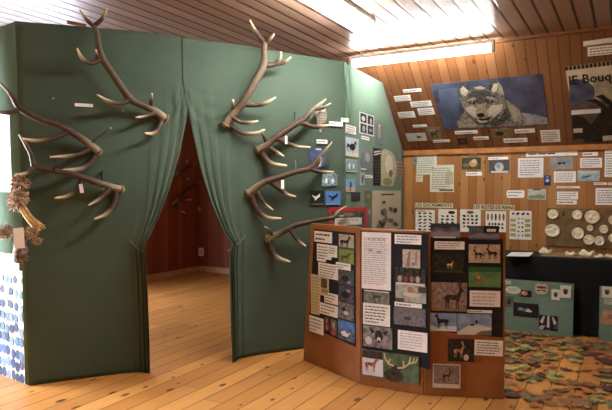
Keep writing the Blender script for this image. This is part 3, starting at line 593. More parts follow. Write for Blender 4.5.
strip('caption strip just above the plaster cast board', KNEE, (556.6, 200.2, 576.7, 204.4), 1, c='#444444')
strip('short caption strip under the pale blue print at right', KNEE, (593.7, 182.4, 607, 184.8)); strip('short caption strip at the right edge beside another short caption', KNEE, (608, 182.6, 620, 185))
text('white text sheet at the right edge above the plaster cast board', KNEE, (595.4, 188, 620, 205), 6)
photo('pale landscape print left of the small deep blue print', KNEE, (527.7, 189.2, 546, 199.6), ('#93a49c', '#b6bfae', 30), [P('#6c7c5c', (.05, .1), (.95, .1), (.95, .4), (.6, .5), (.3, .35), (.05, .42)), Ep('#b0a04a', .7, .6, .07, .1), R('#3a3c3c', .3, .9, .7, 1)])

# --- board of plaster casts
sheet('mounting_board', 'brown board of plaster casts fixed low on the pine wall', 'board', KNEE, (544.8, 208.7, 640, 247.5), KRAFT, [R('#0c0c0c', .18, .8, .2, .9)], thick=.02)
CW = KNEE.moved(.021)
def cast(label, x, y, rx, ry):
    p = CW.hit(x, y); zz = (p - CAM).dot(FW) / F; R0 = rx * zz; bm = bmesh.new(); N = 26
    prof = [(0, .62), (.3, .66), (.42, .5), (.7, .45), (.78, .62), (.9, .7), (.97, .55), (1, .0)]; rings = []; H = .03
    for r, h in prof[1:]:
        rings.append([bm.verts.new((R0 * r * math.cos(2 * PI * k / N) * (1 + .04 * math.sin(3 * k + x)), R0 * r * ry / rx * math.sin(2 * PI * k / N), H * h * (1 + (.25 * math.sin(2 * PI * k / N * 3 + y) if r < .75 else 0)))) for k in range(N)])
    c = bm.verts.new((0, 0, H * .62))
    for k in range(N): bm.faces.new((c, rings[0][k], rings[0][(k + 1) % N]))
    for a, b in zip(rings, rings[1:]):
        for k in range(N): bm.faces.new((a[k], b[k], b[(k + 1) % N], a[(k + 1) % N]))
    bm.faces.new(rings[-1][::-1])
    o = mesh_obj('plaster_cast', bm, PLAST, smooth=True, mw=wall_mat(CW, p)); tag(o, label, 'plaster cast', 'round plaster casts on the brown board')
cast('round plaster track cast at the upper left corner of the brown board', 553, 214.2, 5, 5)
cast('large oval plaster cast at the lower left of the brown board', 552.5, 230.7, 7.3, 6.4)
cast('round plaster cast second from left in the top row of the brown board', 577.4, 214.8, 4.6, 4.9)
cast('largest round plaster cast, top row right on the brown board', 592.4, 217, 7, 6.7)
cast('round plaster cast in the lower middle of the brown board beside the tiny one', 578, 233.4, 5.7, 5.9)
cast('tiny round plaster cast near the middle of the brown board', 590.2, 228, 3.2, 3.1)
cast('ring shaped plaster cast right of the tiny one on the brown board', 603.8, 229.2, 4.1, 4.3)
cast('round plaster cast in the bottom row of the brown board, left of two touching', 588.8, 239.8, 5, 5)
cast('round plaster cast in the bottom row of the brown board, right of two touching', 599.2, 240.8, 4.9, 4.8)
cast('round plaster cast cut by the right edge of the picture, upper one', 614, 220, 5, 5)
cast('round plaster cast cut by the right edge of the picture, lower one', 613.5, 238, 4.5, 4.5)

GP = G1.moved(.024)
# --- green return wall and partition pictures
AR_OWL = ((.35, 0), (.2, .05), (.18, .3), (.05, .55), (.15, .75), (.3, .95), (.55, 1), (.8, .95), (.95, .72), (.98, .45), (.85, .2), (.6, .08), (.55, -.25), (.42, -.25))
sheet('picture_cutout', 'owl picture cut out and stuck on the green cloth behind an antler', 'cutout', GP, (314.5, 105.5, 327, 127), ('#7c7468', '#aaa294', 60), [Ep('#d2cabb', .62, .84, .26, .13), Ep('#2a251e', .5, .85, .05, .03), Ep('#2a251e', .74, .85, .05, .03)] + blobs(3, 5, ['#5a5146', '#4d463c'], .25, .85, .1, .7, .08, .03), outline=AR_OWL)
strip('white caption strip at the tip of the antler by the owl cutout', GP, (329, 121.8, 342.5, 126.2), 1)
strip('white caption strip left of the black grouse picture by the antler', GP, (316.5, 139.6, 327.3, 143.6), 1)
photo('blue picture of a pale bird behind the middle right antler', GP, (309.4, 147.5, 325, 168), ('#33405c', '#46557a', 20), [R('#d5d5d0', .4, .88, .75, .95), Ep('#c9bda4', .62, .35, .16, .28), Ep('#2c2a2a', .5, .2, .12, .1)])
photo('grey print of birds in branches near the right end of the antlers', GP, (321.4, 173, 337.4, 186.5), ('#2f4148', '#93a8ac', 70), [Ep('#d5d9d6', .3, .45, .07, .2), Ep('#d5d9d6', .7, .4, .07, .18)], roll=.06, outline=((.08, 0), (.95, .06), (1, .9), (.9, 1), (.05, .95), (0, .2)))
photo('square black print of a white bird in flight', GP, (310.2, 190.7, 324.2, 204.8), '#1c2022', [R('#6d7276', .04, .02, .96, .08)] + flyer('#e2e2de', .42, .48, .8), outline=None)
photo('square blue print of a dark bird of prey soaring', GP, (325.6, 191.3, 340.4, 204.6), '#4a78b8', flyer('#14161c', .5, .5, .95) + [R('#9ab0c8', .02, .0, .98, .06)])
strip('small white caption at the corner of the green partition', GP, (341, 118, 348.4, 122), 1)
text('small white text card right of the partition corner under the green strip', G2, (345.5, 125.6, 355.8, 133.8), 3)
photo('picture of a black grouse on pale snow on the green wall', G2, (345.6, 138, 358.6, 156.8), ('#93a9b8', '#b4c0c6', 12), [R('#c9c6a8', 0, 0, 1, .22)] + bird('#15161a', .5, .52, 1.15, 1, 1.3) + [Ep('#7a1c1c', .72, .8, .04, .04)])
photo('bluish print of birds on the green wall below the black grouse', G2, (345.6, 159.4, 357.4, 172), ('#3f6068', '#a5bcc0', 80), [Ep('#e0e2e0', .3, .45, .08, .24), Ep('#e0e2e0', .65, .5, .07, .22), R('#cfd4d2', .05, 0, .95, .06)])
photo('print of a bird standing before blue water on the green wall', G2, (345.6, 179, 355, 192), '#6f9cc0', [R(('#a99c84', '#beb39c', 40), 0, 0, 1, .4), Ep('#2a2c30', .5, .55, .1, .28), R('#2a2c30', .44, .1, .54, .4)])
q4 = [R(('#16181c', '#34363c', 30), x, y, x + .42, y + .42) for x in (.05, .53) for y in (.06, .54)]
q4 += [Ep('#b9bcc0', .24, .72, .12, .12), Ep('#a9acb0', .76, .7, .07, .15), Ep('#98a0a0', .26, .25, .1, .15), Ep('#7c8084', .74, .26, .14, .08)]
photo('white sheet of four dark bird photographs near the top of the green wall', G2, ((359.4, 111.7), (374, 116.2), (373.4, 136.8), (359, 132.9)), '#d4d6d2', q4)
strip('short white caption under the sheet of four bird photographs', G2, (361.3, 136.4, 369, 139.8), 1)
photo('narrow tall print of a grey bird right of the four photographs', G2, (375.5, 121.5, 382.6, 145), ('#4d5452', '#7c807a', 60), [Ep('#8d8b82', .5, .55, .2, .3), Ep('#b9b5a8', .5, .82, .12, .07)])
photo('grey bird picture cut to an oval on the green wall', G2, (360.2, 148.3, 373, 171), ('#565a60', '#83868c', 40), [Ep('#9ea0a4', .55, .6, .2, .2), R('#d5d5d0', .05, .04, .45, .1)], name='picture_cutout', cat='cutout', outline=[(.5 + .5 * math.cos(k / 14 * 2 * PI), .5 + .5 * math.sin(k / 14 * 2 * PI)) for k in range(14)])
photo('narrow bluish print beneath the oval grey bird picture', G2, (360, 172.6, 364.6, 185.6), ('#7d8ca0', '#9daabb', 50), [Ep('#4a5260', .5, .5, .2, .3)])
strip('tiny white caption beside the narrow bluish print', G2, (365.2, 175.2, 372.4, 178), 1)
photo('tall black text strip left of the cream bird cutout', G2, (373, 148.3, 381.2, 185.4), '#17191a', [P('#cfcfca', (.1, .9), (.9, .96), (.9, .93), (.1, .86)), P('#cfcfca', (.1, .83), (.9, .9), (.9, .87), (.1, .79))] + TX(8, .15, .85, .05, .7, '#4a4d4c'), name='text_strip', cat='text strip')
photo('cream and moss coloured bird picture cutout on the green wall', G2, (380.8, 149.5, 396.8, 186), ('#8d9070', '#c9c4ac', 40), [Ep('#d4ceba', .5, .6, .25, .25), Ep('#7c8458', .4, .12, .3, .1), Ep('#6a6450', .6, .35, .12, .1)], name='picture_cutout', cat='cutout', outline=((0, 0), (.75, 0), (.95, .3), (1, .62), (.85, .85), (.6, .96), (.25, 1), (0, .9)))
text('brownish pink note at the far right of the green wall', G2, (396.2, 161.5, 403, 177), 4, '#a08a78', c='#6a5648')
pb = [R('#4a463e', .28, .885, .74, .925)] + [Ep(random.choice(['#4a463c', '#5e584a', '#35322c', '#77705e']), random.uniform(.2, .85), random.uniform(.1, .62), random.uniform(.04, .1), random.uniform(.03, .07), 8, random.uniform(-1, 1)) for _ in range(22)] + [Ep('#45413a', .35, .72, .06, .04)]
sheet('poster', 'cream drawn poster of animals low on the green wall beside the pine wall', 'poster', G2, (373, 190.7, 401.3, 231), '#b8b49e', pb)
photo('dark text print above the red framed board', G2, (351, 192.2, 360, 201), '#202422', TX(4, .1, .9, .1, .9, '#4c524e'))
photo('small greenish print left of the cream drawn poster', G2, (364.4, 190.7, 372, 201.2), ('#4e5640', '#7c7a58', 50), [Ep('#8a8466', .5, .5, .2, .2)])
photo('narrow grey picture between the red framed board and the cream poster', G2, (366.6, 203, 371.6, 226), ('#4d524e', '#7a7e78', 50), [Ep('#9a9c96', .5, .6, .2, .12)])
RW = G1.moved(.035)
sheet('framed_board', 'red framed board behind the top of the display screen', 'board', RW, (328.6, 207.4, 366, 232), '#a8242a', [R(('#2c3a34', '#5a5a50', 30), .06, .12, .94, .86), Ep('#7a6a50', .5, .72, .15, .07), R('#c3c2b8', .14, .3, .86, .58)] + TX(2, .2, .8, .34, .54), thick=.02)
sheet('caption_strip', 'small blank white label beside the tall forked antler at upper left', 'caption', GP, (74.8, 103.6, 93, 106.8), '#f0f0ee')

# --- papers on the lit side of the partition
BL = ['#2c3c60', '#4a6088', '#26344e', '#5c7c94', '#3c4054', '#48687c', '#6a7c90']
def s3(name, label, bx, base, shp, lift=0): return sheet(name, label, 'paper', G3, bx, base, shp, lift=lift)
bl = []
for j in range(9):
    for i in range(11):
        sc = 1.0 + .4 * (1 - j / 9); bl.append(Ep(random.choice(BL if j < 6 else BL + ['#9ab8d8']), (.04 + i * .092) + random.uniform(-.015, .015), .06 + j * .105 + random.uniform(-.02, .02), .034 * sc, .036 * sc, 9, random.uniform(-.6, .6)))
s3('cloth_print', 'white sheet printed with rows of small blue animals low on the left side', ((-22, 262), (22.5, 272), (25.2, 386), (-22, 367)), '#e4e6ee', bl)
s3('text_sheet', 'white sheet high on the lit left side above the bouquet', (-14, 114, 10.5, 192), '#e6e8ee', [R('#9fb0c8', .1, .86, .9, .93)] + TX(14, .1, .95, .06, .82, '#b4bcc8'))
s3('text_sheet', 'narrow white paper on the left side above the blue animal sheet', (-14, 253, 18.5, 267), '#dfe6ea', TX(3, c='#9aa8b0'))

# ------------------------------------------------------------------ dried bouquet
bq = empty('dried_bouquet', G1.hit(18, 262, .1), 'bouquet of dried flowers and straw hanging at the left corner of the partition', 'bouquet')
def tuft(name, c, r, n, cols, root, size=.022):
    bm = bmesh.new(); mats = [M(q) for q in cols]
    for _ in range(n):
        d = Vector([random.gauss(0, 1) for _ in range(3)]).normalized(); p = c + Vector((d.x * r[0], d.y * r[0], d.z * r[1])) * random.uniform(.35, 1)
        e1 = (d + Vector([random.uniform(-.8, .8) for _ in range(3)])).normalized(); e2 = e1.orthogonal().normalized(); e3 = e1.cross(e2); s = size * random.uniform(.6, 1.3)
        v = [bm.verts.new(p + q) for q in (e2 * s * .3, e3 * s * .3, -e2 * s * .3, -e3 * s * .3)]; t0 = bm.verts.new(p + e1 * s); t1 = bm.verts.new(p - e1 * s * .7); mi = random.randrange(len(mats))
        for k in range(4):
            for f in (bm.faces.new((v[k], v[(k + 1) % 4], t0)), bm.faces.new((v[(k + 1) % 4], v[k], t1))): f.material_index = mi
    return child(name, bm, mats, root)
bp = lambda x, y, o=.1: G1.hit(x, y, o)
BR_ = ['#b09a84', '#c8b29a', '#d6c4a8', '#8c7864']
tuft('flower_heads', bp(20, 184), (.065, .075), 420, BR_ + ['#8a6a58'], bq); tuft('flower_heads', bp(18, 200), (.075, .085), 460, BR_ + ['#b09470'], bq)
tuft('flower_heads', bp(5, 231, .09), (.05, .055), 300, ['#b4a498', '#cabcac', '#94847a'], bq); tuft('flower_heads', bp(31, 233, .12), (.05, .04), 300, ['#b0947a', '#c6aa8c', '#947c64'], bq); tuft('flower_heads', bp(37, 241, .12), (.035, .03), 130, ['#a88c70', '#b0a080'], bq, .017)
for k in range(26):
    bm = bmesh.new() if k == 0 else bm; u = random.uniform(-1, 1)
    tube(bm, [bp(20 + u * 3, 203, .1), bp(28 + u * 4, 216, .12 + random.uniform(-.02, .02)), bp(41 + u * 5, 229 - u * 2 + random.uniform(-2, 2), .12)], [.006, .006, .003], 5, 3)
child('straw_stems', bm, M(('#c4a268', '#e0c48c', 30)), bq, True)
bm = bmesh.new(); tube(bm, [bp(20, 262, .09), bp(21, 252, .1), bp(22, 240, .1), bp(19, 228, .1)], [.045, .055, .045, .02], 10, 4, None, .12); child('wrapping', bm, M(('#5c3048', '#8a8a6a', 34)), bq, True)
tuft('flower_heads', bp(22, 258, .12), (.05, .035), 160, ['#7a8058', '#5c6444', '#8a4a68', '#a58a78'], bq, .017)
bm = bmesh.new(); box(bm, (-.035, -.075, 0), (.035, .075, .003), 0, wall_mat(G1, bp(19, 238, .165), .05)); child('card', bm, M('#f6f0f0'), bq, label='white paper card')

# ------------------------------------------------------------------ folding display screen
PP = [plan(-.026, 5.08), plan(.418, 4.445), plan(.86, 4.20), plan(1.424, 4.12)]
scr = empty('display_screen', (PP[1] + PP[2]) / 2, 'brown wooden folding display screen of three boards covered with deer photographs and texts', 'display screen')
PW = []
for i in range(3):
    a, b = PP[i], PP[i + 1]; w = Wall(a, b - a); PW.append(w); L = (b - a).length; z1 = (1.215, 1.205, 1.2)[i]; bm = bmesh.new()
    box(bm, (.003, .002, -.022), (L - .003, z1, 0), 0, wall_mat(w, a)); 
    if i == 0:
        xs_ = w.st(w.hit(311, 222))[0]
        for v in bm.verts:
            if v.co.z > .6 and (v.co - a).dot(w.t) < .1: v.co += w.t * xs_
    bmesh.ops.bevel(bm, geom=[e for e in bm.edges], offset=.003, segments=1, affect='EDGES')
    bd = child('board', bm, PANELW, scr)
    quads = ([(314.5, 229), (355.6, 233.2), (356, 347), (309, 326)], [(361.6, 231), (428.3, 233.5), (429.6, 369.7), (362, 348)], [(430.8, 236), (503, 239), (502.8, 337.5), (430.3, 330.5)])[i]
    q = [w.hit(*c) for c in quads]; bm = bmesh.new(); f0 = [bm.verts.new(p + w.n * .0005) for p in q]; f1 = [bm.verts.new(p + w.n * .0025) for p in q]
    bm.faces.new(f1[::-1]); bm.faces.new(f0)
    for k in range(4): bm.faces.new((f0[k], f1[k], f1[(k + 1) % 4], f0[(k + 1) % 4]))
    bmesh.ops.recalc_face_normals(bm, faces=bm.faces[:])
    bm.transform(scr.matrix_world.inverted()); o = mesh_obj('black_backing', bm, CARD, bd); o['label'] = 'black paper backing'
for i in (0, 1):
    for z in (.2, 1.0):
        bm = bmesh.new(); p = PP[i + 1] + (PW[i].n + PW[i + 1].n).normalized() * -.025; tube(bm, [p + Vector((0, 0, z)), p + Vector((0, 0, z + .07))], [.006, .006], 8, 1); child('hinge', bm, STEEL, scr, True)
PW = [w.moved(.0035) for w in PW]
p1, p2, p3 = PW
text('white title card in large letters at the top left of the left board', p1, (314.5, 231.6, 332, 242.4), 2, c='#2c2c2e')
sheet('text_sheet', 'stepped white text sheet under the title card on the left board', 'paper', p1, (317, 244.7, 337.2, 262.3), PAP, TX(5, .06, .6, .1, .92, '#6c6c70') + TX(3, .62, .96, .5, .92, '#6c6c70'), outline=((0, 0), (.45, 0), (.45, .16), (.72, .16), (.72, .34), (1, .34), (1, 1), (0, 1)))
text('white text sheet third down on the left board', p1, (318.4, 263.6, 338, 278.4), 5)
sheet('leaflet', 'cream L-shaped leaflet low on the left board', 'leaflet', p1, (311, 275.5, 328.8, 316), '#c9bd96', [R('#4a4436', .58, .72, .92, .95), R('#8a8060', .6, .6, .95, .7)] + TX(12, .08, .5, .05, .95, '#a09674'), outline=((0, 0), (.5, .02), (.52, .52), (1, .54), (1, 1), (0, 1)))
text('small white text card beside the cream leaflet, upper one', p1, (324.5, 293.4, 338, 303.6), 3)
text('small white text card beside the cream leaflet, lower one', p1, (320, 304.4, 337.8, 315.6), 3)
text('white text card at the bottom left corner of the left board', p1, (309.6, 317, 323.6, 333), 4)
photo('narrow pink flower print low on the left board, left of two', p1, (324.4, 316.4, 330, 331), ('#2a2422', '#54403c', 60), [Ep('#b8446c', .5, .25, .3, .2), Ep('#8a7c5c', .5, .7, .2, .2)])
photo('pink flower print low on the left board, right of two', p1, (330.8, 319.6, 337, 335.6), ('#4c4438', '#7c7058', 60), [Ep('#b04468', .5, .2, .3, .15), Ep('#a89c7c', .5, .65, .25, .22)])
photo('photo of a dark chamois on pale rock, top of the left board', p1, (339, 234.6, 354, 249), ('#9a9484', '#b8b4a6', 30), deer('#1e1a18', .42, .45, .95, 1, 1.1) + [R('#5a503e', 0, 0, 1, .12)])
photo('photo of a brown deer on a bright green meadow on the left board', p1, (339, 249.4, 354, 263.4), ('#62803c', '#7c9a50', 20), deer('#4a3420', .45, .42, .85, 1, 1.1))
photo('dark grey photo below the green meadow photo on the left board', p1, (338.6, 269, 354, 285), ('#2e3238', '#5a6068', 40), [Ep('#1e2022', .45, .4, .25, .2), Ep('#8a8e92', .7, .2, .12, .08)])
strip('white caption over the lower edge of the green meadow photo', p1, (336.4, 263, 351, 269.6), 2, lift=.003)
photo('dark violet photo of an animal on the left board, above two mountain photos', p1, (339, 286, 354, 302), ('#2c2634', '#5c5464', 40), [Ep('#121014', .45, .45, .28, .22), Ep('#8c8490', .65, .72, .12, .1)])
photo('grey photo of rocks on the left board', p1, (338.6, 303, 354, 319.6), ('#3c3a3a', '#8a8684', 50), [Ep('#c4c0bc', .5, .4, .16, .12), Ep('#222020', .35, .6, .15, .12)])
photo('blue mountain photo at the bottom of the left board', p1, (338.2, 321, 354.6, 340.5), ('#3a68a8', '#5c8cc4', 16), [P(('#2a3038', '#6a7480', 40), (0, 0), (1, 0), (1, .5), (.75, .62), (.5, .45), (.25, .6), (0, .4)), P('#d5dce4', (.15, .35), (.4, .5), (.6, .35), (.8, .5), (.6, .2), (.3, .2))])
text('tall white drawing and text sheet at the left of the middle board', p2, (361.8, 232.4, 390.8, 289.4), 22, '#f0f0f2', extra=[Ep('#b8b8bc', .25 + .17 * i, .88, .05, .02) for i in range(4)] + [Ep('#b4b4b8', .3, .68, .08, .03), Ep('#b4b4b8', .6, .66, .1, .03)], c='#b0b0b4')
text('white text strip at the top right of the middle board', p2, (394.6, 234.6, 421.2, 244.2), 3, c='#8c8c90')
photo('pale pinkish photo of a deer skull on the middle board', p2, (402.7, 249.6, 420.3, 268.6), ('#a4988c', '#c4bab0', 40), [P('#8a7462', (.2, .1), (.35, .9), (.45, .9), (.4, .1)), Ep('#6c5a4c', .6, .25, .06, .08), P('#94806e', (.7, .2), (.75, .95), (.85, .95), (.8, .2))])
photo('dark photo of people resting in a wood on the middle board', p2, (395.4, 267.8, 425.6, 285), ('#1c1f1c', '#44463c', 40), [R('#cfcac4', .02, .0, .98, .12)] + [Ep(c, x, .35, .07, .2) for c, x in (('#a89c90', .15), ('#7a4438', .35), ('#9c6048', .55), ('#b0a294', .75))] + [R('#101210', x, .5, x + .05, 1) for x in (.1, .3, .6, .8)], lift=.002)
photo('pale photo of a misty pond on the middle board', p2, (395.4, 285.2, 426, 302.4), ('#8a8c7c', '#b4b2a4', 24), [R('#4a4c40', .0, .0, .3, .2), Ep('#a8765c', .5, .72, .1, .2), Ep('#c9c4b8', .5, .45, .25, .12), R('#3e4234', .75, .6, 1, .95)])
strip('thin white caption strip under the misty pond photo', p2, (394.6, 302.8, 421.8, 307.2), 1)
photo('grey photo of a grazing deer under the tall sheet on the middle board', p2, (363.8, 290.6, 389.4, 303.6), ('#5c5c58', '#86867e', 30), deer('#3a3632', .5, .5, .9, -1, 1.9) + [R('#d5d4d0', .02, .9, .98, .99)])
text('white handwritten text sheet at the left of the middle board below a deer photo', p2, (363, 303.8, 390, 325.4), 6, c='#55555a')
photo('grey photo of a stony field on the middle board', p2, (393.8, 308, 425.4, 325.6), ('#57545a', '#7e7a80', 40), [P('#6c6a6c', (.0, .7), (1, .8), (1, 1), (0, 1)), Ep('#3e3c40', .45, .4, .12, .08)])
photo('black and white photo of a deer face on the middle board', p2, (363, 326.6, 392.2, 347.6), ('#5c5658', '#9a9496', 24), [Ep('#2e2a2c', .55, .55, .14, .3), P('#2c282a', (.42, .75), (.22, .95), (.3, .62)), P('#2c282a', (.66, .75), (.88, .9), (.78, .6)), Ep('#c4bfc0', .55, .38, .07, .14), Ep('#131112', .55, .3, .05, .07), Ep('#c9c4c4', .2, .3, .12, .2)])
text('white text card at the right of the middle board beside the deer face', p2, (397.8, 331.4, 427.2, 350.8), 6, c='#b0b0b4')
photo('small photo of a brown fawn on snow at the bottom of the middle board', p2, ((362.6, 349), (383.2, 352), (383, 377), (362.6, 374)), '#cfd0d6', [R(('#2e2622', '#4a3c34', 40), 0, .68, 1, 1)] + deer('#7a4c28', .42, .42, .62, 1, .8))
stag = [Ep(('#2a241c', '#4a3c2a', 40), .3, .2, .28, .24), Ep('#3c3024', .36, .38, .13, .2), Ep('#1a1512', .3, .26, .05, .05), P('#6a5a44', (.18, .42), (.05, .6), (.25, .5)), P('#4c3f30', (.48, .45), (.6, .52), (.47, .36))]
AC = '#c4ae82'
for pts in (((.4, .52), (.55, .56), (.7, .7), (.76, .95), (.8, .95), (.75, .68), (.58, .5), (.42, .46)), ((.72, .74), (.9, .8), (.95, .95), (.98, .93), (.93, .76), (.74, .68)), ((.56, .55), (.56, .78), (.6, .78), (.61, .56)), ((.3, .52), (.14, .58), (.04, .78), (.02, .98), (.06, .97), (.08, .8), (.17, .63), (.32, .57)), ((.12, .64), (.2, .8), (.23, .78), (.17, .6)), ((.82, .75), (.86, .95), (.9, .94), (.86, .74))): stag.append(P(AC, *pts))
photo('large photo of a stag with wide antlers, bottom of the middle board', p2, ((383.4, 351.6), (419.4, 356.6), (419.2, 384.5), (383.4, 379)), ('#3e5238', '#5c6e50', 14), stag, lift=.003)
photo('landscape photo sticking up over the top left of the right board', p3, (430.4, 223.3, 460, 238), ('#4a4c54', '#70707a', 24), [P('#8a8492', (.0, .35), (.3, .55), (.6, .35), (1, .5), (1, .1), (0, .1)), P('#3a3c40', (0, .5), (.2, .75), (.5, .6), (.8, .8), (1, .6), (1, 1), (0, 1)), R('#cfccc8', .1, .0, .85, .1)])
photo('landscape photo with a white label sticking up over the top right of the right board', p3, (468.6, 225.8, 498.8, 239.5), ('#3c3e44', '#60606a', 24), [P('#7c7884', (0, .3), (.4, .5), (.7, .3), (1, .45), (1, .1), (0, .1)), R('#101214', .5, .5, 1, 1), R('#d5d3ce', .6, .58, .9, .78)])
text('white text strip second down at the left of the right board', p3, (434.4, 241.4, 464.4, 249.4), 3, c='#9a9a9e')
photo('dark photo of a lit deer in grass on the right board', p3, (432, 254, 464, 272.8), ('#141a12', '#2c3420', 30), deer('#a07c4a', .56, .42, .45, 1, 1.7) + [R('#3a3c24', .05, .02, .95, .14)])
photo('photo of a stag in pinkish scrub on the right board', p3, (431.2, 282.4, 466.8, 311), ('#6c5a5a', '#a08a84', 36), deer('#2e261f', .62, .44, .8, 1, 1.25, '#4a3e30') + [R('#8a6c4c', 0, 0, 1, .1)])
photo('photo of a black chamois leaping on snow on the right board', p3, (430, 313, 456.6, 331), ('#6888b4', '#8aa4c4', 14), [P('#cdd5de', (0, 0), (1, 0), (1, .28), (.6, .3), (.3, .18), (0, .35))] + deer('#131316', .45, .52, .9, -1, 1.5))
photo('photo of two ibex on pale sand on the right board', p3, (468.6, 244.4, 500, 262.8), ('#a8957c', '#c4b49c', 24), deer('#33281e', .3, .45, .6, -1, 1.7, '#2a2018') + deer('#2a221a', .74, .5, .7, -1, 1.7, '#2a2018') + deer('#5c4a38', .45, .4, .4, 1, 1.7))
photo('bright green photo of a standing deer on the right board', p3, (468.6, 267, 500.8, 287), ('#4a7440', '#648c54', 14), [R('#2c5c2c', 0, .75, 1, 1)] + deer('#8a6038', .36, .45, .65, -1, 1.7))
text('white text card under the bright green photo on the right board', p3, (469.6, 290.7, 500.2, 306.6), 4, '#ebe8e8', c='#b4aeb0')
strip('thin white caption over the snowy ridge photo on the right board', p3, (467.4, 310, 492, 313), 1)
photo('photo of a snowy ridge with dark animals on the right board', p3, (457.2, 313.9, 491.4, 334.8), ('#6d86a8', '#94a8c0', 12), [P('#c4c8c4', (0, .1), (.3, .42), (.6, .52), (1, .36), (1, 0), (0, 0)), P('#6c6a5c', (.5, .0), (1, .0), (1, .25), (.7, .2)), Ep('#222222', .56, .62, .03, .1), Ep('#2a2a2a', .44, .48, .07, .05)])
photo('dark photo of a pale stag head on the bare lower part of the right board', p3, (447.8, 339, 474, 361.6), ('#1e1a18', '#3c3028', 30), deer('#8a6e54', .42, .45, .6, 1, 1.15, '#b09a78') + [Ep('#c9bda8', .7, .2, .1, .14)])
text('white text card on the bare lower part of the right board', p3, (474.4, 340.2, 502.8, 355.6), 5, roll=-.02, c='#66666a')
photo('white bordered photo of brush at the bottom left of the right board', p3, (432.6, 364, 460.4, 387.8), '#cfc9c2', [R(('#6a5a50', '#9c8c80', 60), .04, .17, .96, .96)] + deer('#3e3028', .5, .5, .5, 1, 1.2, '#2c221c'))

# ------------------------------------------------------------------ table, cloth, plaster on the table
TX0, TX1, TY0, TZ = -1.75, 1.0, 6.58, .79
tb = empty('table', ((TX0 + TX1) / 2, (TY0 + YK) / 2, 0), 'long table against the pine wall, hidden under a black cloth', 'table')
bm = bmesh.new(); box(bm, (TX0 + .02, TY0 + .02, TZ - .03), (TX1 - .02, YK - .03, TZ)); child('tabletop', bm, PANELW, tb)
for x in (TX0 + .08, TX1 - .13):
    for y in (TY0 + .08, YK - .13): bm = bmesh.new(); box(bm, (x, y, 0), (x + .05, y + .05, TZ - .03)); child('leg', bm, PANELW, tb)
bm = bmesh.new(); N = 120; rows = []
prof = [(YK - .025, TZ + .004), (YK - .3, TZ + .004), (TY0 + .02, TZ + .005), (TY0 + .004, TZ), (TY0, TZ - .03)] + [(TY0 - .002, TZ - .03 - .15 * k) for k in range(1, 5)] + [(TY0 - .004, .012)]
for j, (y, z) in enumerate(prof):
    row = []
    for i in range(N + 1):
        x = TX0 + (TX1 - TX0) * i / N; dr = max(0, (TZ - .03 - z)); d = dr * (.03 * math.sin(x * 17) + .018 * math.sin(x * 31 + 1)) if j > 4 else 0
        row.append(bm.verts.new((x, y - abs(d) - .004, z)))
    rows.append(row)
for a, b in zip(rows, rows[1:]):
    for k in range(N): bm.faces.new((a[k], b[k], b[k + 1], a[k + 1]))
o = mesh_obj('tablecloth', bm, BLACKC, smooth=True); tag(o, 'black cloth draped over the long table down to the floor', 'tablecloth')
TT = TZ + .005
def flat_sheet(name, label, cat, px, base, z, n=0, thick=.003):
    q = [on_z(x, y, z) for x, y in px]; bm = bmesh.new(); lo = [bm.verts.new((p.x, p.y, z)) for p in q]; hi = [bm.verts.new((p.x, p.y, z + thick)) for p in q]
    bm.faces.new(hi); bm.faces.new(lo[::-1])
    for k in range(4): bm.faces.new((lo[k], lo[(k + 1) % 4], hi[(k + 1) % 4], hi[k]))
    bmesh.ops.recalc_face_normals(bm, faces=bm.faces[:]); return tag(mesh_obj(name, bm, as_mat(base)), label, cat)
flat_sheet('text_sheet', 'white paper lying on the black table by the display screen', 'paper', ((506, 256.2), (529, 256.6), (533.5, 252.6), (512, 252.2)), '#cfd2d2', TT)
flat_sheet('kraft_paper', 'brown paper runner under the plaster lumps on the black table', 'paper', ((540, 256), (625, 259.5), (625, 254), (546, 252.2)), ('#7a6248', '#94795a', 20), TT)
def lump(label, x, y, wpx, hf, seed):
    p = on_z(x, y + 3.5, TT + .004); zz = (p - CAM).dot(FW) / F; r = wpx / 2 * zz; bm = bmesh.new(); bmesh.ops.create_icosphere(bm, subdivisions=3, radius=1)
    rnd = random.Random(seed); ph = [rnd.uniform(0, 6) for _ in range(6)]
    for v in bm.verts:
        c = v.co; k = 1 + .14 * math.sin(3 * c.x + ph[0]) * math.sin(4 * c.y + ph[1]) + .1 * math.sin(7 * c.x + ph[2]) * math.cos(6 * c.y + 5 * c.z + ph[3])
        v.co = Vector((c.x * r * k, c.y * r * .7 * k, max(0, c.z * .5 + .35) * r * hf * 1.25 * k * (1 + .3 * math.sin(5 * c.x + ph[4]))))
    o = mesh_obj('plaster_cast', bm, PLAST, smooth=True, mw=Matrix.Translation(p)); tag(o, label, 'plaster cast', 'plaster lumps on the table')
lump('plaster lump on the table, leftmost beside the white paper', 545.8, 250.3, 12, .8, 1)
lump('flat plaster lump with dark hollows, second from left on the table', 570.5, 252.2, 11.5, .6, 2)
lump('widest plaster lump on the table, below the two touching round casts', 587, 252.8, 14, .75, 3)
lump('low plaster lump on the table, second from the right edge', 599.5, 254.6, 11, .55, 4)
lump('plaster lump on the table cut by the right edge', 610.5, 254, 10, .6, 5)

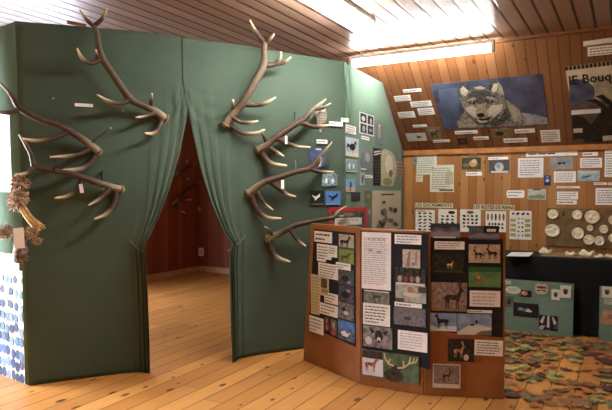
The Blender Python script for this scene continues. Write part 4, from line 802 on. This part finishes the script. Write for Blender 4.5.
# ------------------------------------------------------------------ green boards leaning under the table
def lean_board(label, x0, x1, h, y):
    w = Wall((0, y, 0), (1, 0, 0), (0, .05, .545)); bm = bmesh.new(); box(bm, (x0, .0, -.012), (x1, h, 0), 0, wall_mat(w, Vector((0, y, .002))))
    return w.moved(.0), tag(mesh_obj('painted_board', bm, M(('#5c7565', '#6a8072', 6), .8)), label, 'board')
bx0 = on_z(492, 333, 0).x
YBD = 6.44
KW = Wall((0, YBD, 0), (1, 0, 0), (0, .05, .545))
g0 = KW.hit(495, 300).x; g1 = KW.hit(573.5, 300).x; g2 = KW.hit(599.5, 300).x; gh = KW.st(KW.hit(540, 281.5))[1]
lean_board('green painted board with badger photo leaning under the table behind the display screen', g0, g1, gh, YBD)
lean_board('green painted board leaning under the table at the right edge', g2, g2 + .9, KW.st(KW.hit(606, 286.5))[1], YBD)
KW = KW.moved(.003)
photo('pale oval sign on the left end of the green board', KW, (505.3, 286, 521, 294), '#b9c4b0', TX(2, .2, .8, .3, .75, '#7a8874'), outline=[(.5 + .5 * math.cos(k / 14 * 2 * PI), .5 + .5 * math.sin(k / 14 * 2 * PI)) for k in range(14)], name='sign', cat='sign')
photo('small orange and black print on the green board right of the oval sign', KW, (521, 290.4, 531.5, 297), '#17120e', [Ep('#b0765a', .35, .55, .3, .35), Ep('#d4b49a', .2, .6, .12, .2)])
photo('striped brown face cutout at the top of the green board', KW, (534.8, 283.4, 548.2, 294.2), '#b5a288', [P('#6a3426', (.1, .55), (.9, .55), (.8, .75), (.2, .75)), P('#6a3426', (.15, .2), (.5, .35), (.85, .2), (.8, .4), (.2, .4)), Ep('#3a1e18', .5, .6, .1, .1)], name='picture_cutout', cat='cutout', outline=((.2, 0), (.8, 0), (1, .3), (.95, .75), (.8, 1), (.55, .9), (.2, 1), (.03, .75), (0, .3)))
for lab, b in (('white card with a dark paw print, left of two on the green board', (551.4, 289.4, 560, 300)), ('white card with a dark paw print, right of two on the green board', (560.2, 285.4, 571, 298)), ('white card with a dark paw print on the right green board', (601.8, 286.6, 612.5, 297.8))):
    photo(lab, KW, b, '#c9c6ba', [Ep('#2a1a16', .5, .45, .2, .18)] + [Ep('#2a1a16', .5 + dx, .7 - abs(dx) * .4, .06, .08) for dx in (-.2, -.07, .07, .2)], name='picture_card', cat='card', lift=.002 if b[0] > 560 else 0)
photo('long black print of a white badger on the green board', KW, (513.2, 303.2, 538.2, 316.6), '#141516', [Ep('#5c6266', .42, .5, .26, .12), Ep('#c4c8ca', .62, .44, .14, .08), P('#c4c8ca', (.5, .4), (.75, .35), (.6, .65)), Ep('#8a9094', .3, .55, .1, .1)])
photo('black and white badger face photo low on the green board', KW, (538.8, 315.4, 557.6, 330.4), '#1e1418', [P('#c4bcc0', (.42, .02), (.58, .02), (.56, .98), (.46, .98)), P('#b8b0b4', (.05, .55), (.25, .95), (.32, .9), (.2, .4)), P('#b8b0b4', (.95, .55), (.75, .95), (.7, .9), (.8, .4)), P('#a8a0a4', (.0, .05), (.2, .0), (.35, .3), (.1, .3)), Ep('#0a0809', .5, .12, .08, .1), P('#5c3a44', (.8, .1), (1, .2), (1, .5), (.85, .4))])
photo('grey animal print at the left end of the green board below the oval sign', KW, (503, 296, 513.4, 307), ('#3e4440', '#6a6e64', 50), [Ep('#22241f', .6, .5, .2, .25)])
text('small white slip on the right green board under the paw print card', KW, (604, 299, 614, 304.5), 2, '#a9b5a6')
photo('pinkish brown map shape on the right green board', KW, (600.6, 308.4, 622, 325.6), ('#96705c', '#b08a74', 20), [Ep('#8a6450', .5, .5, .2, .15)], name='picture_cutout', cat='cutout', outline=((0, .1), (.3, .0), (.7, .1), (1, .05), (1, .9), (.8, 1), (.4, .85), (.1, .95)))
strip('small pale caption on the green board above its left end', KW, (505, 280.6, 511, 284), 1, '#aab8a6')

# ------------------------------------------------------------------ fallen leaves
LOUT = [(0, -.5), (.03, -.2), (.2, -.28), (.16, -.16), (.42, -.2), (.36, -.06), (.5, .06), (.34, .1), (.4, .3), (.22, .22), (.16, .34), (.1, .3), (0, .55), (-.1, .3), (-.16, .34), (-.22, .22), (-.4, .3), (-.34, .1), (-.5, .06), (-.36, -.06), (-.42, -.2), (-.16, -.16), (-.2, -.28), (-.03, -.2)]
LC = {'orange': (('#94562e', '#b07240', 14), 46), 'yellow green': (('#857e46', '#9c9258', 14), 40), 'dark maroon': (('#482a2a', '#583634', 14), 34), 'brown': (('#6e4a2c', '#866040', 14), 70), 'olive green': (('#555a3c', '#68694a', 14), 40)}
spots = []
tries = 0
while len(spots) < 170 and tries < 9000:
    tries += 1; px = random.uniform(500, 640); py = 333 + 74 * random.random() ** 1.7
    dens = 1.0
    if 556 < px < 598 and 350 < py < 384: dens = .1
    elif py > 362: dens = .34
    if random.random() > dens: continue
    p = on_z(px, py, 0)
    if p.y > YBD - .07: continue
    if any((p - q).length < .07 for q, _ in spots): continue
    # keep clear of the screen
    d3 = (p - PP[2]).dot(PW[2].n); s3_ = (p - PP[2]).dot(PW[2].t)
    if d3 > -.1 and s3_ < .62: continue
    spots.append((p, random.random()))
protos = {}
pool = [k for k, v in LC.items() for _ in range(v[1])]; random.shuffle(pool)
for i, (p, r) in enumerate(spots):
    k = pool[i % len(pool)]
    if k not in protos:
        bm = bmesh.new(); c = bm.verts.new((0, 0, .16)); vs = [bm.verts.new((x, y, .02 + .1 * abs(x) * (1 + .4 * math.sin(9 * x + 7 * y)) + .05 * math.sin(11 * x + 5 * y) ** 2)) for x, y in LOUT]
        c.co.z = .07
        for j in range(len(vs)): bm.faces.new((c, vs[j], vs[(j + 1) % len(vs)]))
        o = mesh_obj('fallen_leaf', bm, M(LC[k][0], .8)); protos[k] = o; o.modifiers.new('t', 'SOLIDIFY').thickness = .01
        tag(o, '%s fallen maple leaf scattered on the floor before the black table' % k, 'leaf', '%s leaves on the floor' % k)
    else: o = protos[k].copy(); C.objects.link(o)
    s = random.uniform(.1, .175); o.scale = (s, s * random.uniform(.8, 1.1), s * random.uniform(.6, 1.6)); o.rotation_euler = (random.uniform(-.08, .08), random.uniform(-.08, .08), random.uniform(0, 6.28)); o.location = (p.x, p.y, .004 + .008 * r)

# ------------------------------------------------------------------ socket and conduit in the back room
sk = empty('wall_socket', INB.hit(199, 252, .02), 'white wall socket with cable low in the corner of the back room', 'socket')
def bx_w(bm, w, x0, y0, x1, y1, d):
    a = w.hit(x0, y1); b = w.hit(x1, y0); wd = abs((b - a).dot(w.t)) / 2; h = abs((b - a).z) / 2; box(bm, (-wd, -h, 0), (wd, h, d), 0, wall_mat(w, (a + b) / 2))
bm = bmesh.new(); bx_w(bm, INB, 196.6, 248, 203.6, 255.4, .04); child('socket_plate', bm, M('#f4eee0'), sk)
bm = bmesh.new(); bx_w(bm, INB.moved(.04), 198.8, 250, 201.6, 253.8, .006); child('socket_face', bm, M('#cfc4b0'), sk)
bm = bmesh.new(); bx_w(bm, INB, 197.2, 120, 198.2, 268, .015); child('conduit', bm, M('#a08672'), sk)
bm = bmesh.new(); bx_w(bm, INB, 197, 207, 200.5, 211, .04); child('junction_box', bm, M('#b09c86'), sk)

# ------------------------------------------------------------------ fluorescent lights
TUBE = emit('fluorescent tube', '#f8f6f4', 54.0)
def fluo(label, a, b, z, wdt=.1, drop=0, tubes=(0,)):
    a = Vector(a); b = Vector(b); d = (b - a).normalized(); s = d.cross(Vector((0, 0, 1))); L = (b - a).length
    root = empty('fluorescent_light', (a.x, a.y, z), label, 'ceiling light')
    mw = Matrix((d, s, Vector((0, 0, 1)))).transposed().to_4x4(); mw.translation = a + Vector((0, 0, z))
    bm = bmesh.new(); box(bm, (0, -wdt / 2, -.035), (L, wdt / 2, 0), 0, mw); child('housing', bm, WHITE, root)
    for x in (0, L - .03): bm = bmesh.new(); box(bm, (x, -wdt * .45, -.11), (x + .03, wdt * .45, -.035), 0, mw); child('end_cap', bm, WHITE, root)
    for ty in tubes: bm = bmesh.new(); tube(bm, [mw @ Vector((.03, ty, -.08)), mw @ Vector((L - .03, ty, -.08))], [.03, .03], 14, 1); child('tube', bm, TUBE, root, True)
    if drop:
        for x in (.12, L - .16): bm = bmesh.new(); box(bm, (x, -.012, 0), (x + .04, .012, drop), 0, mw); child('bracket', bm, WHITE, root)
fluo('long fluorescent tube light at the foot of the ceiling above the sloping boards', (-2.66, 5.8, 0), (-1.14, 5.8, 0), ZC - .04, .07, .04)
fluo('fluorescent tube light on the ceiling running toward the viewer at top centre', (-2.03, 3.3, 0), (-2.03, 4.72, 0), ZC, .2, 0, (-.055, .055))

# ------------------------------------------------------------------ world, camera, view
w = bpy.data.worlds.new('World'); bpy.context.scene.world = w; w.use_nodes = True
w.node_tree.nodes['Background'].inputs[0].default_value = (.6, .7, .85, 1); w.node_tree.nodes['Background'].inputs[1].default_value = .4
cam = bpy.data.cameras.new('Camera'); co = bpy.data.objects.new('Camera', cam); C.objects.link(co)
cam.sensor_fit = 'HORIZONTAL'; cam.sensor_width = 36; cam.lens = F / 612 * 36; cam.clip_start = .05
mw = Matrix((RT, UP3, -FW3)).transposed().to_4x4(); mw.translation = CAM; co.matrix_world = mw
sc = bpy.context.scene; sc.camera = co
sc.view_settings.view_transform = 'Standard'; sc.view_settings.look = 'None'; sc.view_settings.gamma = 1; sc.view_settings.exposure = 0.9; sc.view_settings.use_curve_mapping = False
